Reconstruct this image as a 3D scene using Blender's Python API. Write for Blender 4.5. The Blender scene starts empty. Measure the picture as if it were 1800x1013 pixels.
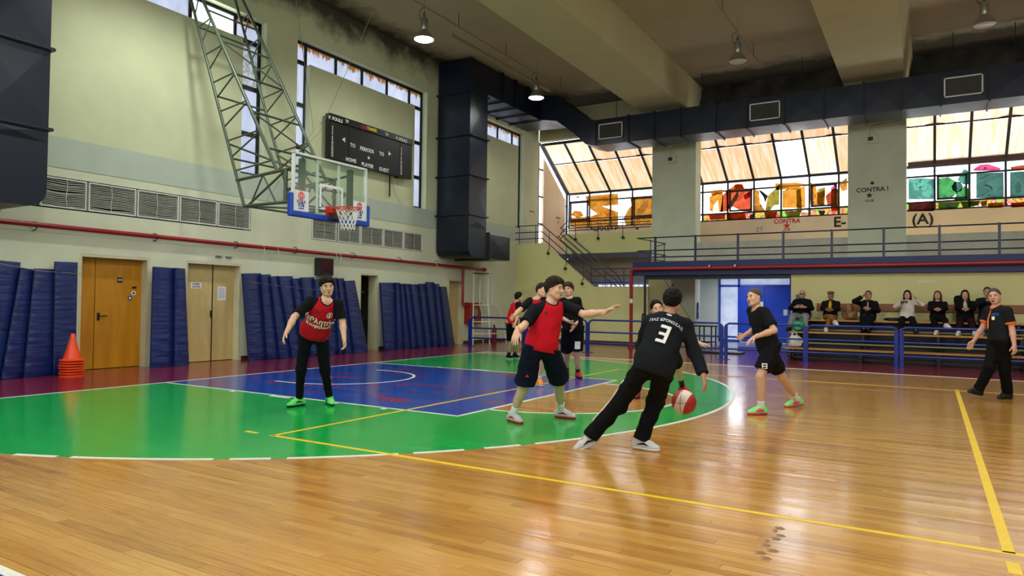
import bpy, bmesh, math, random
import numpy as np
from mathutils import Vector, Matrix, Quaternion
from mathutils.bvhtree import BVHTree
random.seed(3); PI = math.pi
scene = bpy.context.scene
C = scene.collection

# ------------------------------------------------------------------ camera
CAMP = np.array([10.6621, -9.2400, 1.3414]); YAW, PIT, ROL, FPX = 0.54326, 0.02338, 0.01240, 1220.0
FW = np.array([-math.sin(YAW)*math.cos(PIT), math.cos(YAW)*math.cos(PIT), math.sin(PIT)])
RT = np.cross(FW, [0, 0, 1.0]); RT /= np.linalg.norm(RT); UPV = np.cross(RT, FW)
CR = RT*math.cos(ROL)+UPV*math.sin(ROL); CU = -RT*math.sin(ROL)+UPV*math.cos(ROL)
cam = bpy.data.cameras.new('camera'); camo = bpy.data.objects.new('camera', cam); C.objects.link(camo)
cam.sensor_width = 36.0; cam.lens = FPX/1800*36.0; cam.clip_start = .05; cam.clip_end = 400
camo.matrix_world = Matrix(((CR[0], CU[0], -FW[0], CAMP[0]), (CR[1], CU[1], -FW[1], CAMP[1]), (CR[2], CU[2], -FW[2], CAMP[2]), (0, 0, 0, 1)))
scene.camera = camo

# ------------------------------------------------------------------ light and exposure
scene.view_settings.view_transform = 'Standard'; scene.view_settings.look = 'None'
scene.view_settings.gamma = 1.0; scene.view_settings.use_curve_mapping = False
scene.view_settings.exposure = 0.0
w = bpy.data.worlds.new('sky'); scene.world = w; w.use_nodes = True
bg = w.node_tree.nodes['Background']; bg.inputs[0].default_value = (.93, .96, 1.0, 1); bg.inputs[1].default_value = 6.0
scene.cycles.use_denoising = True
scene.cycles.max_bounces = 7; scene.cycles.diffuse_bounces = 4; scene.cycles.transparent_max_bounces = 12
scene.cycles.sample_clamp_indirect = 6.0
LAMP_POWER = 330.0
def lamp_light(x, y, z, p, rad=.17, col=(.98, 1.0, .95)):
    l = bpy.data.lights.new('hall_and_fill_light', 'SPOT'); l.energy = p; l.shadow_soft_size = rad; l.color = col
    l.spot_size = math.radians(165); l.spot_blend = .6
    o = bpy.data.objects.new('hall_and_fill_light', l); C.objects.link(o); o.location = (x, y, z)
    return o
HALL_AND_FILL_LAMPS = [(-.07, 4.17), (0.0, 9.7), (6.2, 4.2), (11.7, 4.2), (-.07, -1.4), (6.2, -1.4), (11.7, -1.4), (-.07, -7.0), (6.2, -7.0), (12.0, -7.0), (17.5, -3.0)]  # seen pendants, their unseen rows, and one added to brighten the right floor
vl_ = bpy.data.lights.new('vestibule_fill_light', 'AREA'); vl_.energy = 45; vl_.size = .5; vl_.color = (.9, .94, 1.0)  # added unseen fill that brightens the vestibule and its blue doors
vo_ = bpy.data.objects.new('vestibule_fill_light', vl_); C.objects.link(vo_); vo_.location = (4.6, 16.6, 2.58)
for x, y in HALL_AND_FILL_LAMPS: lamp_light(x, y, 7.86, LAMP_POWER*1.42)

# ------------------------------------------------------------------ helpers
def ray(px):
    return FW+CR*((px[0]-900)/FPX)-CU*((px[1]-506.5)/FPX)
def at_depth(px, d): return CAMP+ray(px)*d
def on_floor(px, z=0.0):
    r = ray(px); return CAMP+r*((z-CAMP[2])/r[2])
def depth_of(P): return float((np.asarray(P)-CAMP) @ FW)
def pix(P):
    d = np.asarray(P, float)-CAMP; z = d @ FW
    return np.array([900+FPX*(d @ CR)/z, 506.5-FPX*(d @ CU)/z])

class MB:
    def __init__(s): s.v = []; s.f = []; s.m = []
    def add(s, vs, fs, mi=0):
        b = len(s.v); s.v += [tuple(map(float, v)) for v in vs]; s.f += [tuple(b+i for i in f) for f in fs]; s.m += [mi]*len(fs); return s
    def box(s, x0, x1, y0, y1, z0, z1, mi=0):
        vs = [(x0, y0, z0), (x1, y0, z0), (x1, y1, z0), (x0, y1, z0), (x0, y0, z1), (x1, y0, z1), (x1, y1, z1), (x0, y1, z1)]
        return s.add(vs, [(0, 3, 2, 1), (4, 5, 6, 7), (0, 1, 5, 4), (1, 2, 6, 5), (2, 3, 7, 6), (3, 0, 4, 7)], mi)
    def obox(s, c, a, b, d, mi=0):      # centre and three half-axis vectors
        c, a, b, d = map(np.asarray, (c, a, b, d))
        vs = [c+i*a+j*b+k*d for k in (-1, 1) for i, j in ((-1, -1), (1, -1), (1, 1), (-1, 1))]
        return s.add(vs, [(0, 3, 2, 1), (4, 5, 6, 7), (0, 1, 5, 4), (1, 2, 6, 5), (2, 3, 7, 6), (3, 0, 4, 7)], mi)
    def bar(s, a, b, w=.02, h=None, up=(0, 0, 1), mi=0):
        a = np.asarray(a, float); b = np.asarray(b, float); h = w if h is None else h
        d = b-a; L = np.linalg.norm(d)
        if L < 1e-6: return s
        d /= L; u = np.asarray(up, float)
        if abs(d @ u) > .98: u = np.array([1.0, 0, 0])
        r = np.cross(d, u); r /= np.linalg.norm(r); u = np.cross(r, d)
        return s.obox((a+b)/2, r*w/2, u*h/2, d*L/2, mi)
    def tube(s, pts, r=.02, n=8, mi=0, closed=False, caps=True):
        pts = [np.asarray(p, float) for p in pts]; N = len(pts)
        rs = r if hasattr(r, '__len__') else [r]*N
        ring = []; prev = None
        for i, p in enumerate(pts):
            if closed: t = pts[(i+1) % N]-pts[i-1]
            else: t = pts[min(i+1, N-1)]-pts[max(i-1, 0)]
            t = t/(np.linalg.norm(t)+1e-12)
            if prev is None:
                a = np.array([0, 0, 1.0]) if abs(t[2]) < .9 else np.array([1.0, 0, 0])
                u = np.cross(t, a)
            else: u = prev-t*(prev @ t)
            u /= np.linalg.norm(u)+1e-12; prev = u; v = np.cross(t, u)
            ring.append([p+rs[i]*(u*math.cos(2*PI*k/n)+v*math.sin(2*PI*k/n)) for k in range(n)])
        vs = [q for g in ring for q in g]; fs = []
        M = N if closed else N-1
        for i in range(M):
            j = (i+1) % N
            for k in range(n): fs.append((i*n+k, i*n+(k+1) % n, j*n+(k+1) % n, j*n+k))
        if not closed and caps:
            fs.append(tuple(range(n))[::-1]); fs.append(tuple((N-1)*n+k for k in range(n)))
        return s.add(vs, fs, mi)
    def lathe(s, prof, c=(0, 0, 0), n=24, mi=0, caps=True):   # prof = [(r, z)]
        vs = []; fs = []
        for r, z in prof:
            for k in range(n):
                a = 2*PI*k/n; vs.append((c[0]+r*math.cos(a), c[1]+r*math.sin(a), c[2]+z))
        for i in range(len(prof)-1):
            for k in range(n): fs.append((i*n+k, i*n+(k+1) % n, (i+1)*n+(k+1) % n, (i+1)*n+k))
        if caps:
            fs.append(tuple(range(n))[::-1]); fs.append(tuple((len(prof)-1)*n+k for k in range(n)))
        return s.add(vs, fs, mi)
    def poly(s, pts, d, mi=0):           # polygon extruded by vector d
        pts = [np.asarray(p, float) for p in pts]; d = np.asarray(d, float); n = len(pts)
        vs = pts+[p+d for p in pts]
        fs = [tuple(range(n)), tuple(range(2*n-1, n-1, -1))]+[(i, i+n, (i+1) % n+n, (i+1) % n) for i in range(n)]
        return s.add(vs, fs, mi)
    def build(s, name, mat, parent=None, smooth=False, bevel=0, fix=True, **props):
        me = bpy.data.meshes.new(name)
        off = wloc(parent) if parent is not None else np.zeros(3)
        me.from_pydata([tuple(np.asarray(v)-off) for v in s.v], [], s.f)
        mats = mat if isinstance(mat, (list, tuple)) else [mat]
        for m in mats: me.materials.append(m)
        if len(mats) > 1: me.polygons.foreach_set('material_index', s.m)
        if fix or bevel:
            bm = bmesh.new(); bm.from_mesh(me)
            bmesh.ops.recalc_face_normals(bm, faces=bm.faces[:])
            if bevel: bmesh.ops.bevel(bm, geom=bm.edges[:]+bm.verts[:], offset=bevel, segments=2, profile=.5, affect='EDGES', clamp_overlap=True)
            bm.to_mesh(me); bm.free()
        if smooth:
            me.polygons.foreach_set('use_smooth', [True]*len(me.polygons))
            try: me.set_sharp_from_angle(angle=math.radians(38))
            except Exception: pass
        o = bpy.data.objects.new(name, me); C.objects.link(o)
        if parent is not None: o.parent = parent
        for k, v in props.items(): o[k] = v
        return o
def wloc(o):
    p = np.zeros(3)
    while o is not None: p += np.array(o.location); o = o.parent
    return p
def box(*a, **k): return MB().box(*a, **k)
def thing(name, label, cat, loc=(0, 0, 0), group=None):
    o = bpy.data.objects.new(name, None); C.objects.link(o); o.location = tuple(map(float, loc))
    o['label'] = label; o['category'] = cat
    if group: o['group'] = group
    return o
def tag(o, label, cat, group=None):
    o['label'] = label; o['category'] = cat
    if group: o['group'] = group
    return o
def struct(name, mb, m, parent=None, **k):
    o = mb.build(name, m, parent, **k)
    if parent is None: o['kind'] = 'structure'
    return o

# ------------------------------------------------------------------ materials
def S(h):       # sRGB 0-255 to linear
    return tuple(((c/255)/12.92 if c/255 <= .04045 else ((c/255+.055)/1.055)**2.4) for c in h)
class NT:
    def __init__(s, name):
        s.m = bpy.data.materials.new(name); s.m.use_nodes = True; s.t = s.m.node_tree; s.n = s.t.nodes; s.l = s.t.links
        s.b = s.n['Principled BSDF']; s.out = s.n['Material Output']
    def node(s, ty, **k):
        n = s.n.new(ty)
        for a, b in k.items(): setattr(n, a, b)
        return n
    def link(s, a, b): s.l.new(a, b)
    def math(s, op, a, b=None, c=None):
        n = s.node('ShaderNodeMath', operation=op)
        for i, v in enumerate((a, b, c)):
            if v is None: continue
            if hasattr(v, 'is_linked') or hasattr(v, 'links'): s.link(v, n.inputs[i])
            else: n.inputs[i].default_value = v
        return n.outputs[0]
    def noise(s, scale, vec=None, detail=4, rough=.55, sx=None, dim='3D'):
        n = s.node('ShaderNodeTexNoise'); n.inputs['Scale'].default_value = scale; n.inputs['Detail'].default_value = detail; n.inputs['Roughness'].default_value = rough
        if vec is None: vec = s.pos()
        if sx is not None:
            mp = s.node('ShaderNodeMapping'); mp.inputs['Scale'].default_value = sx; s.link(vec, mp.inputs[0]); vec = mp.outputs[0]
        s.link(vec, n.inputs['Vector']); return n.outputs['Fac']
    def pos(s):
        if not hasattr(s, '_p'): s._p = s.node('ShaderNodeNewGeometry').outputs['Position']
        return s._p
    def xyz(s, v=None):
        n = s.node('ShaderNodeSeparateXYZ'); s.link(v or s.pos(), n.inputs[0]); return n.outputs
    def ramp(s, fac, stops, interp='LINEAR'):
        n = s.node('ShaderNodeValToRGB'); n.color_ramp.interpolation = interp; e = n.color_ramp.elements
        while len(e) < len(stops): e.new(.5)
        for el, (p, c) in zip(e, stops):
            el.position = p; el.color = (*c, 1) if len(c) == 3 else c
        s.link(fac, n.inputs[0]); return n.outputs[0]
    def mix(s, f, a, b, mode='MIX'):
        n = s.node('ShaderNodeMix', data_type='RGBA', blend_type=mode)
        for i, v in ((0, f), (6, a), (7, b)):
            if isinstance(v, (int, float)): n.inputs[i].default_value = v
            elif isinstance(v, tuple): n.inputs[i].default_value = (*v, 1) if len(v) == 3 else v
            else: s.link(v, n.inputs[i])
        return n.outputs[2]
    def bump(s, h, st=.2, dist=.01):
        n = s.node('ShaderNodeBump'); n.inputs['Strength'].default_value = st; n.inputs['Distance'].default_value = dist
        s.link(h, n.inputs['Height']); s.link(n.outputs[0], s.b.inputs['Normal']); return n
    def col(s, c):
        if isinstance(c, tuple): s.b.inputs['Base Color'].default_value = (*c, 1)
        else: s.link(c, s.b.inputs['Base Color'])
def mat(name, rgb, rough=.6, metal=0.0, var=.12, vs=3.0, bump=0.0, bs=60.0, spec=.5, rgb2=None, sx=None):
    t = NT(name); c = S(rgb)
    if var or rgb2 is not None:
        f = t.noise(vs, sx=sx); d = S(rgb2) if rgb2 is not None else tuple(x*(1-var) for x in c)
        t.col(t.ramp(f, [(.3, d), (.7, c)]))
    else: t.col(c)
    t.b.inputs['Roughness'].default_value = rough; t.b.inputs['Metallic'].default_value = metal
    t.b.inputs['Specular IOR Level'].default_value = spec
    if bump: t.bump(t.noise(bs), bump)
    return t.m
def emat(name, rgb, st):
    t = NT(name); t.col((0, 0, 0)); t.b.inputs['Emission Color'].default_value = (*S(rgb), 1); t.b.inputs['Emission Strength'].default_value = st
    return t.m

PW, PL = .072, 1.35        # floor strip width and length
def wood_floor(name, seams=True):
    t = NT(name); x, y, z = t.xyz()
    row = t.math('FLOOR', t.math('DIVIDE', y, PW))
    off = t.math('FRACT', t.math('MULTIPLY', row, .6180339))
    cx = t.math('ADD', t.math('DIVIDE', x, PL), off); colm = t.math('FLOOR', cx)
    cmb = t.node('ShaderNodeCombineXYZ'); t.link(row, cmb.inputs[0]); t.link(colm, cmb.inputs[1])
    wn = t.node('ShaderNodeTexWhiteNoise', noise_dimensions='3D'); t.link(cmb.outputs[0], wn.inputs['Vector'])
    base = t.ramp(wn.outputs['Value'], [(0, S((144, 90, 38))), (.2, S((182, 124, 52))), (.6, S((202, 144, 64))), (1, S((220, 168, 88)))])
    g = t.noise(9, sx=(.35, 9, 1), detail=6, rough=.7)
    base = t.mix(.55, base, t.ramp(g, [(.35, S((150, 100, 40))), (.65, S((206, 160, 78)))]), 'MIX')
    big = t.noise(.55, detail=3)
    base = t.mix(t.ramp(big, [(.45, (0, 0, 0)), (.75, (.35, .35, .35))]), base, S((150, 106, 46)))
    wear = t.noise(2.2, sx=(.7, 4, 1), detail=5)
    base = t.mix(t.ramp(wear, [(.62, (0, 0, 0)), (.72, (.35, .35, .35))]), base, S((120, 78, 40)))
    if seams:
        fy = t.math('FRACT', t.math('DIVIDE', y, PW)); fx = t.math('FRACT', cx)
        e = t.math('LESS_THAN', fy, .035); e2 = t.math('LESS_THAN', fx, .0016)
        e = t.math('MAXIMUM', e, e2); base = t.mix(t.math('MULTIPLY', e, .35), base, S((84, 52, 26)))
    t.col(base)
    rr = t.noise(1.3, sx=(.5, 2, 1)); rn = t.ramp(rr, [(.3, (.10,)*3), (.7, (.20,)*3)]); t.link(rn, t.b.inputs['Roughness'])
    t.bump(t.math('ADD', t.noise(4, sx=(.7, 11, 1), detail=5), t.math('MULTIPLY', wn.outputs['Value'], .5)), .085, .02)
    t.b.inputs['Coat Weight'].default_value = .35; t.b.inputs['Coat Roughness'].default_value = .12
    return t.m
def paint_floor(name, rgb, rgb2, worn=None, wt=.62):
    t = NT(name); x, y, z = t.xyz()
    f = t.noise(1.6, sx=(.6, 3, 1), detail=5); base = t.ramp(f, [(.3, S(rgb2)), (.7, S(rgb))])
    row = t.math('FRACT', t.math('DIVIDE', y, PW)); e = t.math('LESS_THAN', row, .03)
    base = t.mix(t.math('MULTIPLY', e, .18), base, (0.01, .01, .01))
    if worn:
        wv = t.noise(1.1, sx=(.8, 1.8, 1), detail=8, rough=.72)
        base = t.mix(t.ramp(wv, [(wt, (0, 0, 0)), (wt+.04, (.8, .8, .8))]), base, S(worn))
    t.col(base); t.b.inputs['Roughness'].default_value = .16
    t.bump(t.noise(5, sx=(1.5, 5, 1), detail=4), .04, .02)
    return t.m

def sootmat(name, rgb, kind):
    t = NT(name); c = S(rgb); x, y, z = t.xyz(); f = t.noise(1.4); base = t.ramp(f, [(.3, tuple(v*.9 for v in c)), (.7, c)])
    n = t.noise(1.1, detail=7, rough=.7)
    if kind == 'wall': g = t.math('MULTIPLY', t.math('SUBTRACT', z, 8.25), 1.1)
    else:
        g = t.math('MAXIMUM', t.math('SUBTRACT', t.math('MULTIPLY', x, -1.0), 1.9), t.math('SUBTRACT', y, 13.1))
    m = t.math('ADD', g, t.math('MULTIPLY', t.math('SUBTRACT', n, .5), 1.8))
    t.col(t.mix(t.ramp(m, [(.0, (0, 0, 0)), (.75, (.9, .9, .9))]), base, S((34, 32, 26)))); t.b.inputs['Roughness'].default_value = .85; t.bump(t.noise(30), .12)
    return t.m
M = {}
M['wood'] = wood_floor('floor_wood'); M['plank'] = wood_floor('floor_plank_wood', False)
M['green'] = paint_floor('green_floor_paint', (24, 172, 74), (18, 152, 62), (60, 120, 50), .74)
M['blue'] = paint_floor('blue_floor_paint', (22, 76, 176), (17, 60, 150), (150, 40, 48), .55)
M['burg'] = paint_floor('burgundy_floor_paint', (132, 34, 54), (108, 26, 44), (150, 70, 60), .72)
M['white_line'] = mat('white_line_paint', (232, 232, 222), .35, var=.15, vs=8)
M['faded_line'] = mat('faded_yellow_line', (206, 162, 74), .35, var=.2, vs=6)
M['yellow_line'] = mat('yellow_line_paint', (236, 196, 22), .35, var=.12, vs=6)
M['wall'] = mat('cream_wall', (214, 218, 190), .8, var=.10, vs=1.2, bump=.15, bs=30)
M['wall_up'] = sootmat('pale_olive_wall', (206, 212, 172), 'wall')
M['band'] = mat('grey_green_band', (184, 196, 180), .8, var=.08, vs=2, bump=.15, bs=30)
M['stairwall'] = mat('olive_yellow_wall', (214, 212, 146), .75, var=.10, vs=1.1, bump=.1, bs=25)
M['pier'] = mat('grey_green_pier', (208, 214, 184), .8, var=.12, vs=1.5, bump=.15, bs=25)
M['peach'] = mat('peach_plaster', (222, 200, 166), .8, var=.08, vs=1.6, bump=.1, bs=30)
M['block'] = mat('grey_block_wall', (196, 196, 172), .85, var=.18, vs=2.5, bump=.2, bs=40)
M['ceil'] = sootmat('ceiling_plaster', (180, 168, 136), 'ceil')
M['beam'] = mat('beam_plaster', (196, 190, 146), .85, var=.08, vs=1.2, bump=.1, bs=20)
M['soot'] = mat('sooty_plaster', (74, 68, 56), .9, rgb2=(12, 13, 15), vs=1.3, var=.5)
M['duct'] = mat('navy_sheet_metal', (8, 22, 42), .36, metal=.05, var=.25, vs=2.5)
M['duct_under'] = mat('duct_underside_metal', (110, 112, 130), .5, var=.2, vs=2.5)
M['frame'] = mat('black_window_frame', (14, 14, 24), .55, var=.2)
M['navy_rail'] = mat('navy_rail_paint', (10, 20, 62), .35, var=.15)
M['blue_rail'] = mat('blue_rail_paint', (14, 40, 130), .32, var=.12)
M['beam_blue'] = mat('gallery_blue_paint', (10, 30, 88), .5, var=.2, vs=2)
M['red_pipe'] = mat('red_pipe_paint', (150, 24, 30), .35, var=.15, vs=4)
M['truss'] = mat('grey_green_truss', (74, 88, 72), .42, metal=.2, var=.15, vs=5)
M['white_metal'] = mat('white_painted_metal', (216, 222, 212), .45, var=.08)
M['vent'] = mat('vent_slat_metal', (176, 178, 164), .5, var=.25, vs=6)
M['dark'] = mat('dark_void', (14, 14, 14), .9, var=0)
tv = NT('blue_vinyl'); cv = S((13, 37, 100)); tv.col(tv.ramp(tv.noise(3), [(.3, tuple(v*.75 for v in cv)), (.7, cv)])); tv.b.inputs['Roughness'].default_value = .36
tv.bump(tv.noise(1.3, sx=(1, 1.5, 10), detail=1.5), .35, .05); M['mat_blue'] = tv.m
M['mat_edge'] = mat('dark_blue_vinyl_seam', (10, 18, 58), .5, var=.1)
M['door_o'] = mat('orange_veneer_door', (198, 138, 24), .4, rgb2=(176, 116, 18), vs=2, sx=(3, 3, .5))
M['door_c'] = mat('cream_veneer_door', (206, 184, 126), .45, rgb2=(190, 166, 108), vs=2, sx=(3, 3, .5))
M['jamb'] = mat('door_jamb_cream', (210, 208, 172), .6, var=.15)
M['steel'] = mat('brushed_steel', (150, 152, 150), .3, metal=.9, var=.1)
M['black'] = mat('black_plastic', (16, 16, 18), .45, var=.1)
M['board'] = mat('scoreboard_black', (12, 18, 16), .4, var=.15)
M['paper'] = mat('white_paper', (226, 228, 226), .6, var=.03)
M['print_w'] = mat('white_print', (232, 232, 226), .6, var=.04)
M['print_y'] = mat('yellow_print', (230, 214, 30), .6, var=0)
M['print_r'] = mat('red_print', (186, 28, 34), .6, var=0)
M['print_k'] = mat('black_print', (18, 18, 22), .6, var=0)
M['print_b'] = mat('blue_print', (34, 60, 150), .6, var=0)
M['orange'] = mat('orange_plastic', (236, 70, 16), .45, var=.15, vs=8)
M['hoop'] = mat('orange_red_rim', (196, 44, 26), .4, var=.1)
M['net'] = mat('white_net_cord', (226, 226, 214), .7, var=.05)
M['pad'] = mat('blue_board_padding', (18, 66, 170), .45, var=.1)
M['bench_wood'] = mat('varnished_bench_wood', (186, 132, 62), .4, rgb2=(150, 100, 44), vs=3, sx=(.4, 6, 6))
M['back_wood'] = mat('brown_backrest_wood', (142, 84, 40), .5, rgb2=(116, 66, 32), vs=3, sx=(.4, 6, 6))
M['door_b'] = mat('blue_door_paint', (22, 70, 196), .42, var=.12, vs=3)
M['bluegrey'] = mat('blue_grey_plaster', (190, 194, 226), .8, var=.1)
M['brown'] = mat('brown_skirting', (76, 46, 32), .5, var=.2)
M['galv'] = mat('lamp_reflector_metal', (150, 150, 138), .32, metal=.7, var=.1)
M['lamp_on'] = emat('lit_lamp_glass', (255, 252, 240), 30.0)
M['lamp_off'] = mat('lamp_glass_unlit', (206, 204, 190), .3, var=.05)
M['cable'] = mat('dark_cable', (40, 38, 30), .6, var=0)
M['lcable'] = mat('light_conduit', (150, 140, 104), .6, var=.1)

# ================================================================== THE SETTING
XW, CEIL, YF, YB = -2.8, 9.05, 15.0, 17.7
def on_x(px, x):
    r = ray(px); return CAMP+r*((x-CAMP[0])/r[0])
def on_y(px, y):
    r = ray(px); return CAMP+r*((y-CAMP[1])/r[1])

def glassmat(name, rgb, stain=None, thr=.5, k=.5, clear=.12, peel=None, vs=2.0, sx=(1, 1, .35)):
    """dirty translucent pane: light comes through, tinted by the dirt on it"""
    t = NT(name); t.n.remove(t.b)
    base = tuple((c*k)**.5 for c in S(rgb)); col = t.noise(vs, sx=sx, detail=6, rough=.65)
    st = tuple((c*k)**.5 for c in S(stain)) if stain else tuple(c*.93 for c in base)
    c = t.ramp(col, [(thr-.12, base), (thr+.12, st)])
    if peel:
        x, y, z = t.xyz()
        n = t.noise(7, sx=(1, 1, .5), detail=6, rough=.75)
        h = t.math('ADD', z, t.math('MULTIPLY', t.math('SUBTRACT', n, .5), 1.1))
        c = t.mix(t.math('GREATER_THAN', h, peel), c, tuple((q*.14)**.5 for q in S((170, 110, 50))))
    tr = t.node('ShaderNodeBsdfTranslucent'); t.link(c, tr.inputs[0])
    tp = t.node('ShaderNodeBsdfTransparent'); tp.inputs[0].default_value = (.9, .92, .95, 1)
    gl = t.node('ShaderNodeBsdfGlossy'); gl.inputs['Roughness'].default_value = .15
    m1 = t.node('ShaderNodeMixShader'); m1.inputs[0].default_value = clear; t.link(tr.outputs[0], m1.inputs[1]); t.link(tp.outputs[0], m1.inputs[2])
    m2 = t.node('ShaderNodeMixShader'); m2.inputs[0].default_value = .04; t.link(m1.outputs[0], m2.inputs[1]); t.link(gl.outputs[0], m2.inputs[2])
    t.link(m2.outputs[0], t.out.inputs[0]); return t.m
def graffiti(name, cols, scale=1.5, seed=0.0, clear=.05, k=.42, white=.45):
    t = NT(name); t.n.remove(t.b)
    mp = t.node('ShaderNodeMapping'); mp.inputs['Location'].default_value = (seed, 0, seed*.7); mp.inputs['Scale'].default_value = (1.0, .3, 1.0); t.link(t.pos(), mp.inputs[0])
    n = t.node('ShaderNodeTexNoise'); n.inputs['Scale'].default_value = scale*1.3; n.inputs['Detail'].default_value = 3; n.inputs['Distortion'].default_value = 1.6; t.link(mp.outputs[0], n.inputs['Vector'])
    stops = []; L = len(cols)
    for i, c in enumerate(cols): stops.append((.30+.4*i/L, tuple((v*k)**.5 for v in S(c))))
    c = t.ramp(n.outputs['Fac'], stops, 'CONSTANT')
    n2 = t.node('ShaderNodeTexNoise'); n2.inputs['Scale'].default_value = scale*2.1; n2.inputs['Distortion'].default_value = 2.2; t.link(mp.outputs[0], n2.inputs['Vector'])
    f = t.math('ABSOLUTE', t.math('SUBTRACT', n2.outputs['Fac'], .5)); c = t.mix(t.math('LESS_THAN', f, .004), c, (.01, .01, .03))
    tr = t.node('ShaderNodeBsdfTranslucent'); t.link(c, tr.inputs[0])
    tp = t.node('ShaderNodeBsdfTransparent')
    m1 = t.node('ShaderNodeMixShader'); m1.inputs[0].default_value = clear; t.link(tr.outputs[0], m1.inputs[1]); t.link(tp.outputs[0], m1.inputs[2])
    t.link(m1.outputs[0], t.out.inputs[0]); return t.m
M['g_left'] = glassmat('frosted_dirty_glass', (206, 212, 232), (176, 184, 206), k=.22, clear=.02, peel=7.80)
M['g_spot'] = glassmat('speckled_dirty_glass', (190, 196, 206), (120, 124, 120), k=.20, clear=.02, vs=16, thr=.5, sx=(1, 1, 1))
M['g_open'] = glassmat('clean_bright_glass', (250, 252, 255), None, k=1.0, clear=.5)
M['g_or'] = glassmat('orange_stained_glass', (255, 226, 196), (244, 186, 122), k=.22, clear=.03, vs=2.2, sx=(5, .35, .35), thr=.5)
M['g_or2'] = glassmat('pale_stained_glass', (255, 240, 222), (250, 210, 164), k=.26, clear=.04, vs=2.2, sx=(5, .35, .35))
M['g_door'] = glassmat('frosted_door_glass', (226, 234, 255), (190, 206, 240), k=.20, clear=.03, vs=3, sx=(1, 1, 1))
M['g_cl'] = glassmat('clear_window_glass', (248, 250, 255), None, k=.6, clear=.35)
M['gr_or'] = graffiti('orange_spray_glass', [(232, 130, 20), (240, 160, 40), (214, 110, 14), (246, 180, 60)], 2.0, 1.0, k=.28)
M['gr_mx'] = graffiti('red_orange_spray_glass', [(255, 255, 255), (240, 150, 30), (226, 80, 30), (220, 130, 24), (232, 60, 110), (150, 140, 40), (150, 214, 224), (255, 255, 255)], .85, 4.0, k=.3)
M['gr_gn'] = graffiti('green_spray_glass', [(60, 150, 100), (40, 110, 80), (90, 170, 60), (40, 130, 110), (24, 90, 60), (120, 190, 160)], .85, 9.0, k=.16)
M['gr_lo'] = graffiti('pink_spray_glass', [(255, 240, 250), (220, 50, 110), (250, 150, 40), (120, 200, 70), (230, 70, 50), (250, 230, 240)], 1.5, 13.0, k=.3)
M['glass_bb'] = glassmat('x', (200, 230, 210), None)   # replaced below
def clearglass(name, tint, refl=.1, haze=.12):
    t = NT(name); t.n.remove(t.b)
    tp = t.node('ShaderNodeBsdfTransparent'); tp.inputs[0].default_value = (*tint, 1)
    gl = t.node('ShaderNodeBsdfGlossy'); gl.inputs['Roughness'].default_value = .06
    df = t.node('ShaderNodeBsdfDiffuse'); df.inputs[0].default_value = (*[c*.8 for c in tint], 1)
    a = t.node('ShaderNodeMixShader'); a.inputs[0].default_value = haze; t.link(tp.outputs[0], a.inputs[1]); t.link(df.outputs[0], a.inputs[2])
    b = t.node('ShaderNodeMixShader'); b.inputs[0].default_value = refl*.5
    pass; t.link(a.outputs[0], b.inputs[1]); t.link(gl.outputs[0], b.inputs[2])
    t.link(b.outputs[0], t.out.inputs[0]); return t.m
M['glass_bb'] = clearglass('backboard_glass', (.90, .97, .92), .1, .04)

# ---- floor
floor = struct('floor', box(-3.2, 33, -12.3, 18.2, -.30, -.003), M['wood'])
X3, R3, HY3 = 1.54, 6.74, 6.55
def arc(cx, cy, r, a0, a1, n=64): return [(cx+r*math.cos(a0+(a1-a0)*i/n), cy+r*math.sin(a0+(a1-a0)*i/n)) for i in range(n+1)]
a3 = math.asin(HY3/R3)
def flat(name, pts, z, m, z0=-.004):
    return MB().poly([(x, y, z0) for x, y in pts], (0, 0, z-z0)).build(name, m, floor)
NS, FS, KD, KH = -7.575, 7.12, 5.83, 2.45
# painted ground around the court
flat('painted_floor_area', [(XW+.005, -12), (0, -12), (0, 14.9), (XW+.005, 14.9)], -.0010, M['burg'])
flat('painted_floor_area', [(0, FS), (33, FS), (33, 14.9), (0, 14.9)], -.0010, M['burg'])
flat('painted_floor_area', [(2.3, 14.9), (7.4, 14.9), (7.4, 18.2), (2.3, 18.2)], -.0010, mat('vestibule_floor', (150, 150, 172), .25, var=.1))
flat('painted_floor_area', [(0, -12), (33, -12), (33, NS), (0, NS)], -.0010, M['blue'])
k0 = X3+math.cos(a3)*R3
g3 = [(x, y) for x, y in arc(X3, 0, R3, -a3, a3)]
kh = [(KD, KH), (KD, 1.8)]+[(x, y) for x, y in arc(KD, 0, 1.8, PI/2, -PI/2, 32)][1:-1]+[(KD, -1.8), (KD, -KH)]
flat('painted_floor_area', [(0, -HY3)]+g3+[(0, HY3), (0, KH)]+kh+[(0, -KH)], -.0006, M['green'])
flat('painted_floor_area', [(0, -KH), (KD, -KH), (KD, KH), (0, KH)], -.0006, M['blue'])
def line(pts, wd=.05, m='white_line', z=.0008, nm='court_line'):
    n = len(pts); L = []; R = []
    for i in range(n):
        a = pts[max(i-1, 0)]; b = pts[min(i+1, n-1)]; dx, dy = b[0]-a[0], b[1]-a[1]; q = math.hypot(dx, dy); nx, ny = -dy/q*wd/2, dx/q*wd/2
        L.append((pts[i][0]+nx, pts[i][1]+ny)); R.append((pts[i][0]-nx, pts[i][1]-ny))
    mb = MB(); vs = []
    for l, r in zip(L, R): vs += [(*l, -.004), (*r, -.004), (*r, z), (*l, z)]
    fs = []
    for i in range(n-1):
        for k in range(4): fs.append((i*4+k, i*4+(k+1) % 4, i*4+4+(k+1) % 4, i*4+4+k))
    fs += [(0, 1, 2, 3), (4*n-1, 4*n-2, 4*n-3, 4*n-4)]
    mb.add(vs, fs); return mb.build(nm, M[m], floor)
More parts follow.
